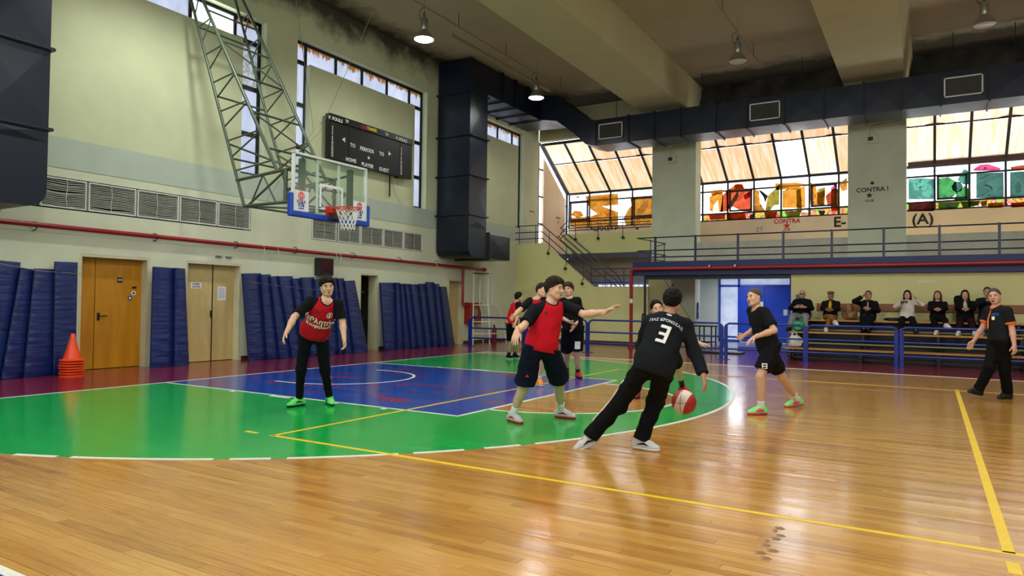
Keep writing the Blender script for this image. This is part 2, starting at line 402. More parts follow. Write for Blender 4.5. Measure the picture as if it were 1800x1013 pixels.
line([(0, NS), (0, FS)]); line([(0, FS), (30, FS)]); line([(0, NS), (30, NS)], .055)
line([(0, -KH), (KD+.025, -KH)]); line([(0, KH), (KD+.025, KH)]); line([(KD, -KH), (KD, KH)])
line(arc(KD, 0, 1.8, PI/2, -PI/2, 40)); line([(1.2, 1.25), (1.54, 1.25)]+arc(1.56, 0, 1.25, PI/2, -PI/2, 32)+[(1.2, -1.25)])
line([(0, HY3), (k0, HY3)]+arc(X3, 0, R3, a3, -.52, 70)); line([(0, -HY3), (k0, -HY3)])
for a, b in ((-.545, -.60), (-.63, -.70), (-.72, -.86), (-.88, -.93), (-.95, -1.13), (-1.15, -1.21), (-1.235, -1.30)):
    line(arc(X3, 0, R3, a, b, 14))
for yy in (-KH-.06, KH+.06):
    for x0, x1 in ((1.75, 1.83), (2.62, 3.02), (3.85, 3.93), (4.7, 4.78)): line([(x0, yy), (x1, yy)], .12)
for a, b in (((5.03, -4.5), (5.03, 4.5)), ((5.0, -4.5), (23, -4.5)), ((5.0, 4.5), (23, 4.5)), ((11.03, -4.5), (11.03, 4.3)), ((4.62, -4.5), (4.80, -4.5)), ((11.03, -4.66), (11.03, -4.86)), ((11.03, -5.0), (11.03, -5.2))):
    line([a, b], .05 if a[0] != 11.03 else .06, 'faded_line' if a == (5.0, 4.5) else 'yellow_line', .0009)
for yy in (4.42, 4.52, 4.62): line([(11.0, yy), (11.06, yy)], .05, 'yellow_line', .0009)
# floor strips one by one where they can be told apart
cand = []
r0 = int(math.floor(-9.0/PW)); r1 = int(math.ceil(-1.0/PW))
for r in range(r0, r1):
    off = (r*.6180339) % 1.0
    for c in range(2, 14):
        x0 = (c-off)*PL; x1 = x0+PL; y0 = r*PW; y1 = y0+PW; mid = (x0+PL/2, y0+PW/2, 0); dd = depth_of(mid)
        if dd < 2.4 or dd > 7.2: continue
        ok = any(-60 < pix(q)[0] < 1860 and pix(q)[1] < 1060 for q in (mid, (x0, y0, 0), (x1, y0, 0)) if depth_of(q) > .5)
        if not ok: continue
        if min(y0, 9) < NS+.04: continue
        if any(math.hypot(q-X3, y0) < R3+.06 or math.hypot(q-X3, y1) < R3+.06 for q in (x0, x1, (x0+x1)/2)): continue
        cand.append((dd, x0, x1, y0, y1))
cand.sort(); rng = random.Random(5)
def plank(mb, x0, x1, y0, y1):
    g = .0009; dz = rng.uniform(-.0005, .0003); t = rng.uniform(-.0006, .0006)
    vs = [(x0+g, y0+g, -.0032), (x1-g, y0+g, -.0032), (x1-g, y1-g, -.0032), (x0+g, y1-g, -.0032), (x0+g, y0+g, dz-t), (x1-g, y0+g, dz-t), (x1-g, y1-g, dz+t), (x0+g, y1-g, dz+t)]
    return mb.add(vs, [(0, 3, 2, 1), (4, 5, 6, 7), (0, 1, 5, 4), (1, 2, 6, 5), (2, 3, 7, 6), (3, 0, 4, 7)])
for d, x0, x1, y0, y1 in cand[:300]: plank(MB(), x0, x1, y0, y1).build('floor_board', M['plank'], floor, fix=False)
if cand[300:]:
    mb = MB()
    for d, x0, x1, y0, y1 in cand[300:]: plank(mb, x0, x1, y0, y1)
    mb.build('floor_boards_beyond', M['plank'], floor, fix=False)['kind'] = 'stuff'
# dark scuffed patch in the varnish
scm = mat('bare_scuffed_wood', (112, 88, 62), .6, rgb2=(140, 104, 62), vs=14)
for k in range(9):
    q = random.Random(k); y = -5.36+.072*k; x = 9.86+.012*k*0+q.uniform(-.03, .03); w1 = q.uniform(.015, .05)
    flat('worn_patch', [(x, y), (x+w1, y+.008), (x+w1*1.3, y+.035), (x+w1*.8, y+.062), (x-.01, y+.05), (x+.012, y+.025)], .0006, scm)

# ---- left wall
def holes_yz(mb, x0, x1, ya, yb, za, zb, holes, mi=0):
    ys = sorted({ya, yb, *[v for h in holes for v in h[:2] if ya < v < yb]}); zs = sorted({za, zb, *[v for h in holes for v in h[2:] if za < v < zb]})
    for a, b in zip(ys, ys[1:]):
        run = None
        for c, d in zip(zs, zs[1:]):
            ins = any(h[0]-1e-6 <= a and b <= h[1]+1e-6 and h[2]-1e-6 <= c and d <= h[3]+1e-6 for h in holes)
            if not ins: run = (run[0], d) if run else (c, d)
            if (ins or d == zs[-1]) and run: mb.box(x0, x1, a, b, run[0], run[1], mi); run = None
    return mb
DOORS = [(-2.41, -1.06, -.01, 2.18), (-.27, 1.12, -.01, 2.18), (4.95, 5.72, -.01, 2.15), (9.05, 9.90, -.01, 2.13)]
VENTS = [(-3.92, 1.34, 2.96, 3.54), (3.17, 7.68, 2.93, 3.47)]
WINS = [(-3.6, 1.67, 4.26, 7.94), (2.61, 7.80, 4.26, 7.94), (8.70, 13.85, 4.26, 7.94)]
wl = MB()
holes_yz(wl, XW-.35, XW, -12.3, 15.0, 0, 3.68, DOORS+VENTS, 0)
wl.box(XW-.35, XW-.012, -12.3, 15.0, 3.68, 3.71, 3)
wl.box(XW-.35, XW+.0, -12.3, 15.0, 3.71, 4.26, 1)
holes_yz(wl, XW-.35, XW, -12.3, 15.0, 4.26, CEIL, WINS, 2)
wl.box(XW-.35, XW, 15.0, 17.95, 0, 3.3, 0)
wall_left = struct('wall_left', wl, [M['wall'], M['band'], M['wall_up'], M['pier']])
for y0, y1, z0, z1 in (DOORS[0], DOORS[1], DOORS[3]): box(XW-.40, XW-.352, y0-.1, y1+.1, -.02, z1+.1).build('door_light_block', M['dark'], wall_left)  # added sheets behind the doors that stop light leaking through
for y0, y1, z0, z1 in VENTS: box(XW-.34, XW-.25, y0, y1, z0, z1).build('vent_recess_back', M['dark'], wall_left)
# infill panels in front of the windows
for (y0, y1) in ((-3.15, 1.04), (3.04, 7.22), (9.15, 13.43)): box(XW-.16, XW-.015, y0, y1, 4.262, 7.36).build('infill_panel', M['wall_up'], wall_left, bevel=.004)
struct('baseboard_left', box(XW, XW+.02, 5.74, 9.03, 0, .09).box(XW, XW+.02, 9.92, 13.3, 0, .09).box(XW, XW+.02, 1.14, 4.93, 0, .09), M['brown'])

def bars(win, segs, nm='frame_bar', w=.07, m='frame', d=.06):
    for a, b in segs: MB().bar(a, b, w, d, up=(1, 0, 0)).build(nm, M[m], win)
XG = XW-.22
wm = [[-2.35, -1.27, -.17, .95], [3.05, 4.10, 5.10, 6.14, 7.16], [9.15, 10.18, 11.2, 12.22, 13.25]]
for wi, (y0, y1, z0, z1) in enumerate(WINS):
    win = bpy.data.objects.new('window_%d' % (wi+1), None); C.objects.link(win); win.location = (XG, (y0+y1)/2, z0); win['kind'] = 'structure'
    e = .035
    bars(win, [((XG, y0+e, z0), (XG, y0+e, z1)), ((XG, y1-e, z0), (XG, y1-e, z1)), ((XG, y0, z1-e), (XG, y1, z1-e)), ((XG, y0, z0+e), (XG, y1, z0+e))], w=.08)
    ms = wm[wi]; cols = [y0]+ms+[y1]
    for m_ in ms: bars(win, [((XG+.001, m_, 4.3 if m_ in (ms[0], ms[-1]) else 7.28), (XG+.001, m_, z1-.03))])
    for a, b in ((y0, ms[0]), (ms[-1], y1)):
        for zz in (5.24, 6.32, 7.40): bars(win, [((XG+.002, a, zz), (XG+.002, b, zz))], w=.10)
    for i, (a, b) in enumerate(zip(cols, cols[1:])):
        lv = [4.30, 5.24, 6.32, 7.40, 7.90] if i in (0, len(cols)-2) else [7.0, 7.90]
        for q, (c, d) in enumerate(zip(lv, lv[1:])):
            mm = M['g_left']
            if wi == 0 and i == len(cols)-2 and q == 2: mm = M['g_spot']
            if wi == 0 and i == 3 and d > 7.8: mm = M['g_open']
            box(XG-.012, XG-.004, a+.02, b-.02, c+.01, d-.01).build('pane', mm, win)

# ---- doors
def jamb(y0, y1, z1, d=.22):
    return MB().box(XW-.35, XW-.004, y0-.0, y0+.05, 0, z1-.05).box(XW-.35, XW-.004, y1-.05, y1, 0, z1-.05).box(XW-.35, XW-.004, y0, y1, z1-.05, z1)
def text(s, size, o, r, u, m, parent, nm='printed_text', ext=.0015, align='CENTER', off=.002):
    cu = bpy.data.curves.new('t', 'FONT'); cu.body = s; cu.size = size; cu.extrude = ext; cu.align_x = align; cu.align_y = 'CENTER'; cu.resolution_u = 2; cu.offset = size*.025
    ob = bpy.data.objects.new('t', cu); C.objects.link(ob)
    dg = bpy.context.evaluated_depsgraph_get(); me = bpy.data.meshes.new_from_object(ob.evaluated_get(dg)); me.materials.clear(); me.materials.append(m)
    C.objects.unlink(ob); bpy.data.objects.remove(ob)
    o = np.asarray(o, float); r = np.asarray(r, float); u = np.asarray(u, float); n = np.cross(r, u)
    P = wloc(parent) if parent is not None else np.zeros(3)
    for v in me.vertices: v.co = tuple(o+r*v.co[0]+u*v.co[1]+n*(v.co[2]+off)-P)
    q = bpy.data.objects.new(nm, me); C.objects.link(q)
    if parent is not None: q.parent = parent
    return q
RY, UZ = (0, 1, 0), (0, 0, 1)
XD = XW-.20
d1 = bpy.data.objects.new('door_1', None); C.objects.link(d1); d1.location = (XD, -1.7, 0); d1['kind'] = 'structure'
jamb(-2.41, -1.06, 2.18).build('door_frame', M['jamb'], d1)
box(XD-.04, XD, -2.36, -2.02, .01, 2.13).build('side_leaf', M['door_o'], d1, bevel=.004)
lf = box(XD-.04, XD+.006, -2.01, -1.11, .01, 2.13).build('door_leaf', M['door_o'], d1, bevel=.004)
MB().tube([(XD+.01, -1.94, 1.02), (XD+.06, -1.94, 1.02), (XD+.06, -1.80, 1.02)], .011).box(XD+.006, XD+.014, -1.97, -1.92, .93, 1.08).build('door_handle', M['black'], lf)
box(XD+.006, XD+.011, -1.60, -1.50, 1.67, 1.77).build('sign', M['black'], lf, bevel=.002)
text('WC', .045, (XD+.012, -1.55, 1.72), RY, UZ, M['print_w'], lf)
box(XD+.006, XD+.011, -1.30, -1.21, 1.56, 1.60).build('sign', M['black'], lf)
for yy, zz, c in ((-1.27, 1.47, 'paper'), (-1.34, 1.37, 'print_b')): MB().tube([(XD+.006, yy, zz), (XD+.010, yy, zz)], .045, 20).build('round_sticker', M[c], lf)
MB().tube([(XD+.0105, -1.27, 1.47), (XD+.012, -1.27, 1.47)], .022, 12).build('round_sticker', M['black'], lf)
MB().tube([(XD+.0105, -1.34, 1.37), (XD+.012, -1.34, 1.37)], .026, 5).build('round_sticker', M['paper'], lf)
d2 = bpy.data.objects.new('door_2', None); C.objects.link(d2); d2.location = (XD, .4, 0); d2['kind'] = 'structure'
jamb(-.27, 1.12, 2.18).build('door_frame', M['jamb'], d2)
la = box(XD-.04, XD+.004, -.22, .50, .01, 2.13).build('door_leaf', M['door_c'], d2, bevel=.004)
lb = box(XD-.04, XD+.004, .53, 1.07, .01, 2.13).build('door_leaf', M['door_c'], d2, bevel=.004)
box(XD-.045, XD-.002, .50, .53, .01, 2.13).build('door_gap', M['black'], d2)
MB().box(XD+.004, XD+.02, .46, .49, 1.0, 1.12).tube([(XD+.01, .475, 1.08), (XD+.05, .475, 1.08)], .012).tube([(XD+.01, .475, .98), (XD+.045, .475, .98)], .016).build('door_handle', M['black'], la)
p_ = box(XD+.004, XD+.007, -.02, .24, 1.60, 1.73).build('notice', M['paper'], la)
text('ΙΑΤΡΕΙΟ', .045, (XD+.008, .11, 1.69), RY, UZ, M['print_k'], p_); text('ΑΠΟΔΥΤΗΡΙΑ', .03, (XD+.008, .11, 1.635), RY, UZ, M['print_k'], p_)
p_ = box(XD+.004, XD+.007, .64, .86, 1.35, 1.66).build('notice', M['paper'], lb)
for k in range(7): box(XD+.007, XD+.0078, .67, .80+.03*(k % 2), 1.40+.035*k, 1.408+.035*k).build('text_line', M['print_b'], p_)
d3 = bpy.data.objects.new('door_3', None); C.objects.link(d3); d3.location = (XW, 5.3, 0); d3['kind'] = 'structure'
jamb(4.95, 5.72, 2.15).build('door_frame', M['jamb'], d3)
MB().box(-4.6, -4.5, 4.2, 6.8, 0, 2.8).box(-4.5, XW-.35, 4.1, 4.2, 0, 2.8).box(-4.5, XW-.35, 6.7, 6.8, 0, 2.8).box(-4.6, XW-.35, 4.1, 6.8, 2.7, 2.8).box(-4.6, XW-.35, 4.1, 6.8, -.1, .0).build('corridor_wall', mat('stained_corridor_wall', (170, 164, 132), .85, rgb2=(92, 84, 64), vs=1.6), d3)
d4 = bpy.data.objects.new('door_4', None); C.objects.link(d4); d4.location = (XD, 9.5, 0); d4['kind'] = 'structure'
jamb(9.05, 9.90, 2.13).build('door_frame', M['jamb'], d4)
box(XD-.04, XD+.02, 9.10, 9.85, .01, 2.08).build('door_leaf', M['door_c'], d4, bevel=.004)
for yy in (.42, .68): tag(box(XW, XW+.05, yy, yy+.14, 2.30, 2.33).build('wall_bracket', M['steel']), ('small steel wall bracket above the cream double door, ' + ('left' if yy < .5 else 'right') + ' one'), 'bracket')

# ---- louvred vents along the left wall
def vent(y0, y1, z0, z1, label, seed):
    rg = random.Random(seed)
    v = thing('wall_vent', label, 'vent', (XW, (y0+y1)/2, z0), 'louvred vents in the left wall')
    f = .022; fx0, fx1 = XW-.06, XW+.012
    fr = MB().box(fx0, fx1, y0, y1, z0, z0+f).box(fx0, fx1, y0, y1, z1-f, z1).box(fx0, fx1, y0, y0+f, z0+f, z1-f).box(fx0, fx1, y1-f, y1, z0+f, z1-f)
    fr.build('vent_frame', M['white_metal'], v)
    ym = (y0+y1)/2+rg.uniform(-.05, .05)
    MB().tube([(XW+.004, ym+.01*math.sin(k*1.3+seed), z0+f+(z1-z0-2*f)*k/6) for k in range(7)], .006, 5).build('vent_strut', M['white_metal'], v)
    n = 15; A = rg.uniform(-.012, .012)
    for i in range(n):
        zz = z0+f+.012+(z1-z0-2*f-.03)*i/(n-1); vs = []; fs = []; K = 8; dz = rg.uniform(-.003, .003)+(rg.uniform(-.02, .01) if rg.random() < .1 else 0)
        for k in range(K+1):
            t = k/K; y = y0+f+(y1-y0-2*f)*t; s_ = A*math.sin(t*PI*2+seed)+dz*math.sin(t*PI)+.004*math.sin(t*9+i*.4)
            vs += [(XW-.045, y, zz+.016+s_), (XW-.006, y, zz+s_), (XW-.006, y, zz-.012+s_), (XW-.045, y, zz+.008+s_)]
        for k in range(K):
            for q in range(4): fs.append((k*4+q, k*4+(q+1) % 4, k*4+4+(q+1) % 4, k*4+4+q))
        MB().add(vs, fs).build('slat', M['vent'], v)
vy = [(-3.90, -3.16), (-3.10, -2.32), (-2.28, -1.38), (-1.35, -.47), (-.44, .44), (.47, 1.31)]
vl = ['first louvred vent, half behind the big navy duct at left', 'louvred vent just right of the big left duct', 'louvred vent above the orange door', 'louvred vent above the narrow pair of mats', 'louvred vent above the cream double door, left of the last', 'louvred vent below the foot of the steel truss']
for i, ((a, b), l) in enumerate(zip(vy, vl)): vent(a, b, 2.985, 3.52, l, i+1)
vy = [(3.19, 4.03), (4.10, 4.93), (4.96, 5.86), (5.89, 6.75), (6.78, 7.65)]
vl = ['louvred vent left of the hoop net, leaning in its slot', 'louvred vent directly behind the hoop net', 'louvred vent just right of the hoop net', 'louvred vent second from the right end of the right row', 'last louvred vent at the right end, near the duct riser']
for i, ((a, b), l) in enumerate(zip(vy, vl)): vent(a, b, 2.94, 3.46, l, i+11)

# ---- ceiling and beams
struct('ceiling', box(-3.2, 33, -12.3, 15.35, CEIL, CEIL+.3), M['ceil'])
for i, (x0, x1) in enumerate(((2.06, 3.6), (8.41, 10.03), (14.8, 16.4), (21.2, 22.8))):
    struct('ceiling_beam', MB().poly([(x0, -12, 8.06), (x1, -12, 8.06), (x1+.17, -12, CEIL+.01), (x0-.12, -12, CEIL+.01)], (0, 27.2, 0)), M['beam'], bevel=.02)
# ---- far wall: columns, header, parapet, window bays
COLS = [(1.95, 3.55), (8.41, 10.02), (14.9, 16.5), (21.3, 22.9), (27.8, 29.4)]
wf = MB()
for a, b in COLS: wf.box(a, b, YF, YF+.62, 0, CEIL, 0)
wall_far = struct('wall_far', wf, [M['pier']])
gaps = [(XW, 1.95), (3.55, 8.41), (10.02, 14.9), (16.5, 21.3), (22.9, 27.8)]
for a, b in gaps: struct('wall_far_header', box(a, b, YF+.02, YF+.30, 7.88, CEIL), M['beam'] if a < 0 else M['soot'])
for a, b in gaps[1:]: struct('parapet', box(a, b, YF+.02, YF+.22, 2.5, 3.60), M['block'])
struct('parapet', box(-1.62, 1.95, YF, YF+.18, 3.33, 4.09), M['stairwall'])
struct('sill_wall', box(XW, 33, YB, YB+.25, 2.5, 4.64), M['peach'])
struct('sill_wall', box(XW, 2.3, YB, YB+.25, 0, 2.5), M['bluegrey'])
struct('ceiling_under_gallery', box(XW, 2.0, YF+.18, YB, 3.33, 3.40), M['bluegrey'])
MX = [XW+.02+.968*k for k in range(0, 36)]
def sp(t, off=0.0):      # point on the slope, t=0 upper end
    y = 15.28+(YB-15.28)*t; z = 7.80+(6.13-7.80)*t
    return y+off*.57, z+off*.82
YG = YB+.05
for bi, (xa, xb) in enumerate(((XW, 3.0), (3.0, 9.3), (9.3, 15.7), (15.7, 22.0), (22.0, 30.0))):
    win = bpy.data.objects.new('window_%d' % (bi+4), None); C.objects.link(win); win.location = ((xa+xb)/2, YB, 4.64); win['kind'] = 'structure'
    xs = [m for m in MX if xa-.02 <= m < xb-.05]; xn = xs+[xs[-1]+.968]
    for m_ in xs:
        y0, z0 = sp(0); y1, z1 = sp(1)
        MB().bar((m_, y0, z0), (m_, y1, z1), .055, .08, up=(1, 0, 0)).build('rafter', M['frame'], win)
        MB().bar((m_, YG, 4.64), (m_, YG, 6.15), .06, .07, up=(0, 1, 0)).build('mullion', M['frame'], win)
    X0, X1 = xs[0], xn[-1]
    for t_, w_ in ((0.0, .10), (1.0, .09)):
        y, z = sp(t_); MB().bar((X0, y, z), (X1, y, z), w_, w_).build('frame_bar', M['frame'], win)
    y, z = sp(.40); MB().bar((X0, y+.03, z+.04), (X1, y+.03, z+.04), .02, .05).build('frame_bar', M['frame'], win)
    for zz, w_ in ((5.80, .035), (4.93, .06), (4.66, .05)): MB().bar((X0, YG, zz), (X1, YG, zz), w_, .06).build('frame_bar', M['frame'], win)
    for i, (a, b) in enumerate(zip(xn, xn[1:])):
        for q, (t0, t1) in enumerate(((.0, .385), (.415, 1.0))):
            ya, za = sp(t0, .03); yb, zb = sp(t1, .03)
            mm = M['g_or'] if bi < 2 else M['g_or2']
            if (bi, i, q) in ((1, 3, 1),): mm = M['g_open']
            if (bi, i) in ((0, 0), (1, 4), (0, 1)) and q == (0 if bi == 0 else 1): mm = M['g_or2']
            MB().poly([(a+.02, ya, za), (b-.02, ya, za), (b-.02, yb, zb), (a+.02, yb, zb)], (0, .006, .008)).build('pane', mm, win)
        MB().box(a+.02, b-.02, YG+.01, YG+.018, 5.82, 6.10).build('pane', M['g_cl'], win)
        mm = [M['g_cl'], M['g_cl'], M['g_cl'], M['gr_mx'], M['gr_gn']][bi]
        MB().box(a+.02, b-.02, YG+.01, YG+.018, 4.96, 5.78).build('pane', mm, win)
        MB().box(a+.02, b-.02, YG+.01, YG+.018, 4.69, 4.90).build('pane', [M['g_cl'], M['gr_lo'], M['gr_lo'], M['gr_lo'], M['gr_lo']][bi], win)
        if (bi*3+i) % 3 == (1 if bi else 0):      # opening sash with a heavy frame
            mb = MB()
            for s_ in ((a+.06, a+.12, 4.98, 5.78), (b-.12, b-.06, 4.98, 5.78)): mb.box(s_[0], s_[1], YG-.06, YG+.0, s_[2], s_[3])
            mb.box(a+.06, b-.06, YG-.06, YG, 5.72, 5.78).box(a+.06, b-.06, YG-.06, YG, 4.98, 5.04); mb.build('sash', M['frame'], win)
        if bi in (0, 1, 2) and i % 2 == (0 if bi else 1) or (bi, i) in ((1, 1), (2, 3)):    # dark sagging tape at the rafter joint
            y, z = sp(.40); rr = [(-.34, 0), (-.18, .05), (0, .12), (.16, .05), (.36, 0), (.3, -.02), (-.3, -.02)]
            MB().poly([(b+p, y-.03-q*.8*0, z+.03+q) for p, q in rr], (0, -.01, 0)).build('sagging_tape', M['brown'], win)
    if bi == 2: MB().poly([(X0+.2, YB-.10, 6.10)]+[(X0+.2+.968*k*.5, YB-.14, 6.30+(.05 if k % 2 else .0)) for k in range(0, 12)]+[(X1, YB-.10, 6.10)], (0, -.015, 0)).build('fallen_lining', M['brown'], win)
# orange spray-painted letters on the glass of the first bay
lm = M['gr_or']; emat_none = M['g_cl']
w4 = bpy.data.objects['window_4']
def decal(pxs, m, parent, y, nm='spray_paint', th=.004):
    return MB().poly([tuple(on_y(p, y)) for p in pxs], (0, th, 0)).build(nm, m, parent)
YD = YG-.045
Zl = [(1028, 346), (1086, 341), (1086, 359), (1058, 362), (1086, 372), (1086, 397), (1002, 398), (1002, 382), (1052, 376), (1034, 364)]
decal([(1028, 345), (1086, 340), (1087, 360), (1059, 363), (1087, 373), (1086, 398), (1002, 400), (1002, 383), (1040, 380), (1050, 376), (1036, 366)], lm, w4, YD)
el = [(1098+15*math.cos(a), 384+15*math.sin(a)) for a in np.linspace(0, 2*PI, 14)[:-1]]
decal([(1108, 348), (1147, 345), (1147, 392), (1130, 397), (1110, 400), (1100, 396), (1096, 384), (1104, 368), (1110, 362)], lm, w4, YD)
decal([(1125, 362), (1137, 352), (1141, 360), (1132, 374), (1120, 380), (1117, 374)], emat_none, w4, YD-.006)
decal([(1003, 378), (1010, 370), (1022, 372), (1026, 380), (1014, 383)], lm, w4, YD-.002)
for q in (1006, 1016, 1040, 1072, 1120): text('W' if q % 4 else 'M', .16, on_y((q, 347 if q < 1030 else 402), YD-.01), (1, 0, 0), UZ, M['print_k'], w4, 'spray_lettering')
w5, w6 = bpy.data.objects['window_5'], bpy.data.objects['window_6']
def spray(name, rgb, k=.34): return graffiti(name, [rgb, tuple(min(255, int(v*1.1)+8) for v in rgb), tuple(int(v*.85) for v in rgb)], .8, sum(rgb), k=k)
SP = {'o': spray('spray_orange', (232, 140, 30)), 'r': spray('spray_red', (224, 76, 34)), 'v': spray('spray_olive', (156, 134, 34)), 'p': spray('spray_pink', (238, 70, 120)), 'c': spray('spray_cyan', (140, 208, 214)), 'l': spray('spray_lime', (150, 216, 70)),
      'g': spray('spray_green', (60, 150, 70), .34), 't': spray('spray_teal', (84, 164, 136), .34), 'd': spray('spray_dark_green', (56, 104, 88), .30), 'm': spray('spray_maroon', (140, 66, 92), .3), 'k': M['print_k']}
def sprays(lst, ox, oy, sc, w):
    for i, (c, pts) in enumerate(lst): decal([(ox+x/sc, oy+y/sc) for x, y in pts], SP[c], w, YD-.003*(i % 5), 'spray_paint')
sprays([('o', [(105, 650), (150, 618), (200, 622), (198, 752), (168, 752), (165, 672), (138, 700), (128, 752), (108, 740)]), ('r', [(222, 606), (290, 560), (335, 566), (350, 600), (396, 590), (396, 746), (330, 748), (262, 712), (225, 744)]),
        ('c', [(226, 720), (300, 604), (306, 640), (250, 735)]), ('o', [(275, 562), (330, 556), (338, 590), (278, 596)]), ('o', [(410, 596), (444, 606), (452, 690), (486, 742), (446, 746), (410, 744)]), ('k', [(440, 600), (462, 606), (505, 640), (488, 690), (476, 650)]),
        ('v', [(504, 640), (560, 590), (584, 560), (584, 700), (548, 706), (516, 750), (486, 748)]), ('o', [(606, 604), (690, 590), (760, 574), (762, 722), (606, 724)]), ('k', [(628, 600), (640, 596), (640, 604), (630, 606)]), ('o', [(788, 546), (830, 566), (846, 620), (900, 600), (896, 706), (800, 716)]),
        ('v', [(846, 596), (900, 580), (888, 704), (842, 700)]), ('r', [(900, 640), (960, 588), (984, 600), (962, 712), (914, 714)]), ('p', [(934, 590), (966, 560), (984, 580), (950, 612)]), ('o', [(996, 560), (1048, 510), (1050, 600), (1010, 610)]), ('o', [(112, 606), (196, 596), (196, 622), (120, 640)]), ('r', [(196, 640), (228, 600), (236, 746), (180, 750)]), ('o', [(556, 556), (700, 548), (760, 560), (700, 596), (560, 600)]), ('o', [(936, 600), (1000, 590), (990, 740), (940, 748)]), ('v', [(700, 600), (730, 590), (740, 742), (706, 746)]), ('p', [(336, 640), (384, 610), (394, 640), (350, 668)]),
        ('r', [(224, 762), (350, 756), (360, 800), (230, 806)]), ('p', [(100, 770), (215, 762), (210, 800), (110, 806)]), ('r', [(480, 752), (570, 750), (560, 792), (490, 796)]), ('l', [(620, 748), (740, 742), (720, 784), (640, 788)]), ('k', [(384, 770), (420, 760), (410, 800), (380, 800)]), ('k', [(850, 740), (900, 744), (890, 772), (862, 770)])], 1220, 180, 3.897, w5)
sprays([('t', [(66, 604), (150, 596), (248, 604), (248, 740), (66, 742)]), ('g', [(268, 600), (340, 590), (392, 622), (400, 700), (352, 742), (268, 744)]), ('d', [(362, 650), (384, 620), (420, 622), (440, 650), (428, 686), (392, 694), (366, 680)]), ('t', [(446, 532), (492, 556), (492, 640), (440, 640), (400, 610)]),
        ('g', [(400, 690), (450, 650), (492, 680), (492, 744), (380, 744)]), ('d', [(530, 566), (716, 556), (718, 728), (530, 734)]), ('d', [(762, 556), (880, 548), (880, 724), (762, 728)]), ('p', [(506, 540), (552, 506), (612, 500), (700, 530), (690, 545), (520, 548)]), ('r', [(766, 520), (880, 502), (880, 530), (768, 536)]),
        ('m', [(66, 762), (240, 758), (240, 822), (66, 826)]), ('t', [(270, 764), (420, 760), (396, 812), (272, 816)]), ('g', [(420, 758), (560, 752), (540, 784), (440, 800)]), ('p', [(560, 756), (606, 750), (600, 786), (566, 790)]), ('o', [(610, 770), (712, 762), (712, 798), (612, 802)]), ('r', [(770, 768), (880, 756), (880, 792), (772, 798)])], 1580, 160, 3.895, w6)
# side glazing and peach panel of the bay on the left wall
sw = bpy.data.objects.new('window_9', None); C.objects.link(sw); sw.location = (XW, 16.3, 4.0); sw['kind'] = 'structure'
MB().poly([(XW-.14, 15.02, 3.3), (XW-.14, 15.2, 7.86), (XW-.14, YB, 6.1), (XW-.14, YB, 3.3)], (-.008, 0, 0)).build('pane', M['g_cl'], sw)
for a, b in (((15.06, 3.3), (15.06, 7.9)), ((15.2, 7.86), (17.72, 6.10)), ((17.66, 3.3), (17.66, 6.1)), ((15.06, 3.34), (17.7, 3.34))):
    MB().bar((XW-.06, *a), (XW-.06, *b), .09, .08, up=(1, 0, 0)).build('frame_bar', M['frame'], sw)
for zz in (4.6, 5.7, 6.8): MB().bar((XW-.06, 15.0, zz), (XW-.06, 15.45, zz), .06, .06, up=(1, 0, 0)).build('frame_bar', M['frame'], sw)
for zz, yy in ((4.6, 17.5), (5.6, 17.45)): MB().bar((XW-.06, yy, zz), (XW-.06, 17.7, zz), .05, .05, up=(1, 0, 0)).build('frame_bar', M['frame'], sw)
pp = MB().poly([(XW-.10, 15.42, 3.3), (XW-.10, 15.50, 7.28), (XW-.10, 17.42, 5.86), (XW-.10, 17.42, 3.3)], (.09, 0, 0)).build('infill_panel', M['peach'], sw)
text('CONTRA', .10, (XW-.008, 16.75, 5.0), RY, UZ, M['print_k'], pp, 'spray_lettering'); text('✶', .14, (XW-.008, 16.78, 4.82), RY, UZ, M['print_k'], pp, 'spray_lettering')
text('XVL', .16, (XW-.008, 16.85, 4.2), RY, UZ, M['print_k'], pp, 'spray_lettering')
text('CONTRA', .10, (XW+.001, 14.5, 5.0), RY, UZ, M['print_r'], wall_left, 'spray_lettering')

# ---- gallery over the bleachers
gal = struct('gallery', MB().box(2.5, 33, 11.84, 15.0, 2.60, 2.74).box(7.24, 33, 11.84, 12.1, 2.34, 2.60), M['bluegrey'])
struct('gallery_fascia', box(2.5, 33, 11.72, 11.85, 2.30, 2.74), M['beam_blue'], bevel=.006)
wu = MB().box(7.24, 33, 11.85, 12.05, 0, 2.60, 0)
wall_right = struct('wall_bleachers', wu, [mat('yellow_cream_wall', (204, 196, 138), .8, var=.08, vs=1.0)])
struct('lintel', box(2.9, 7.24, 11.86, 11.98, 2.18, 2.30), M['black'])
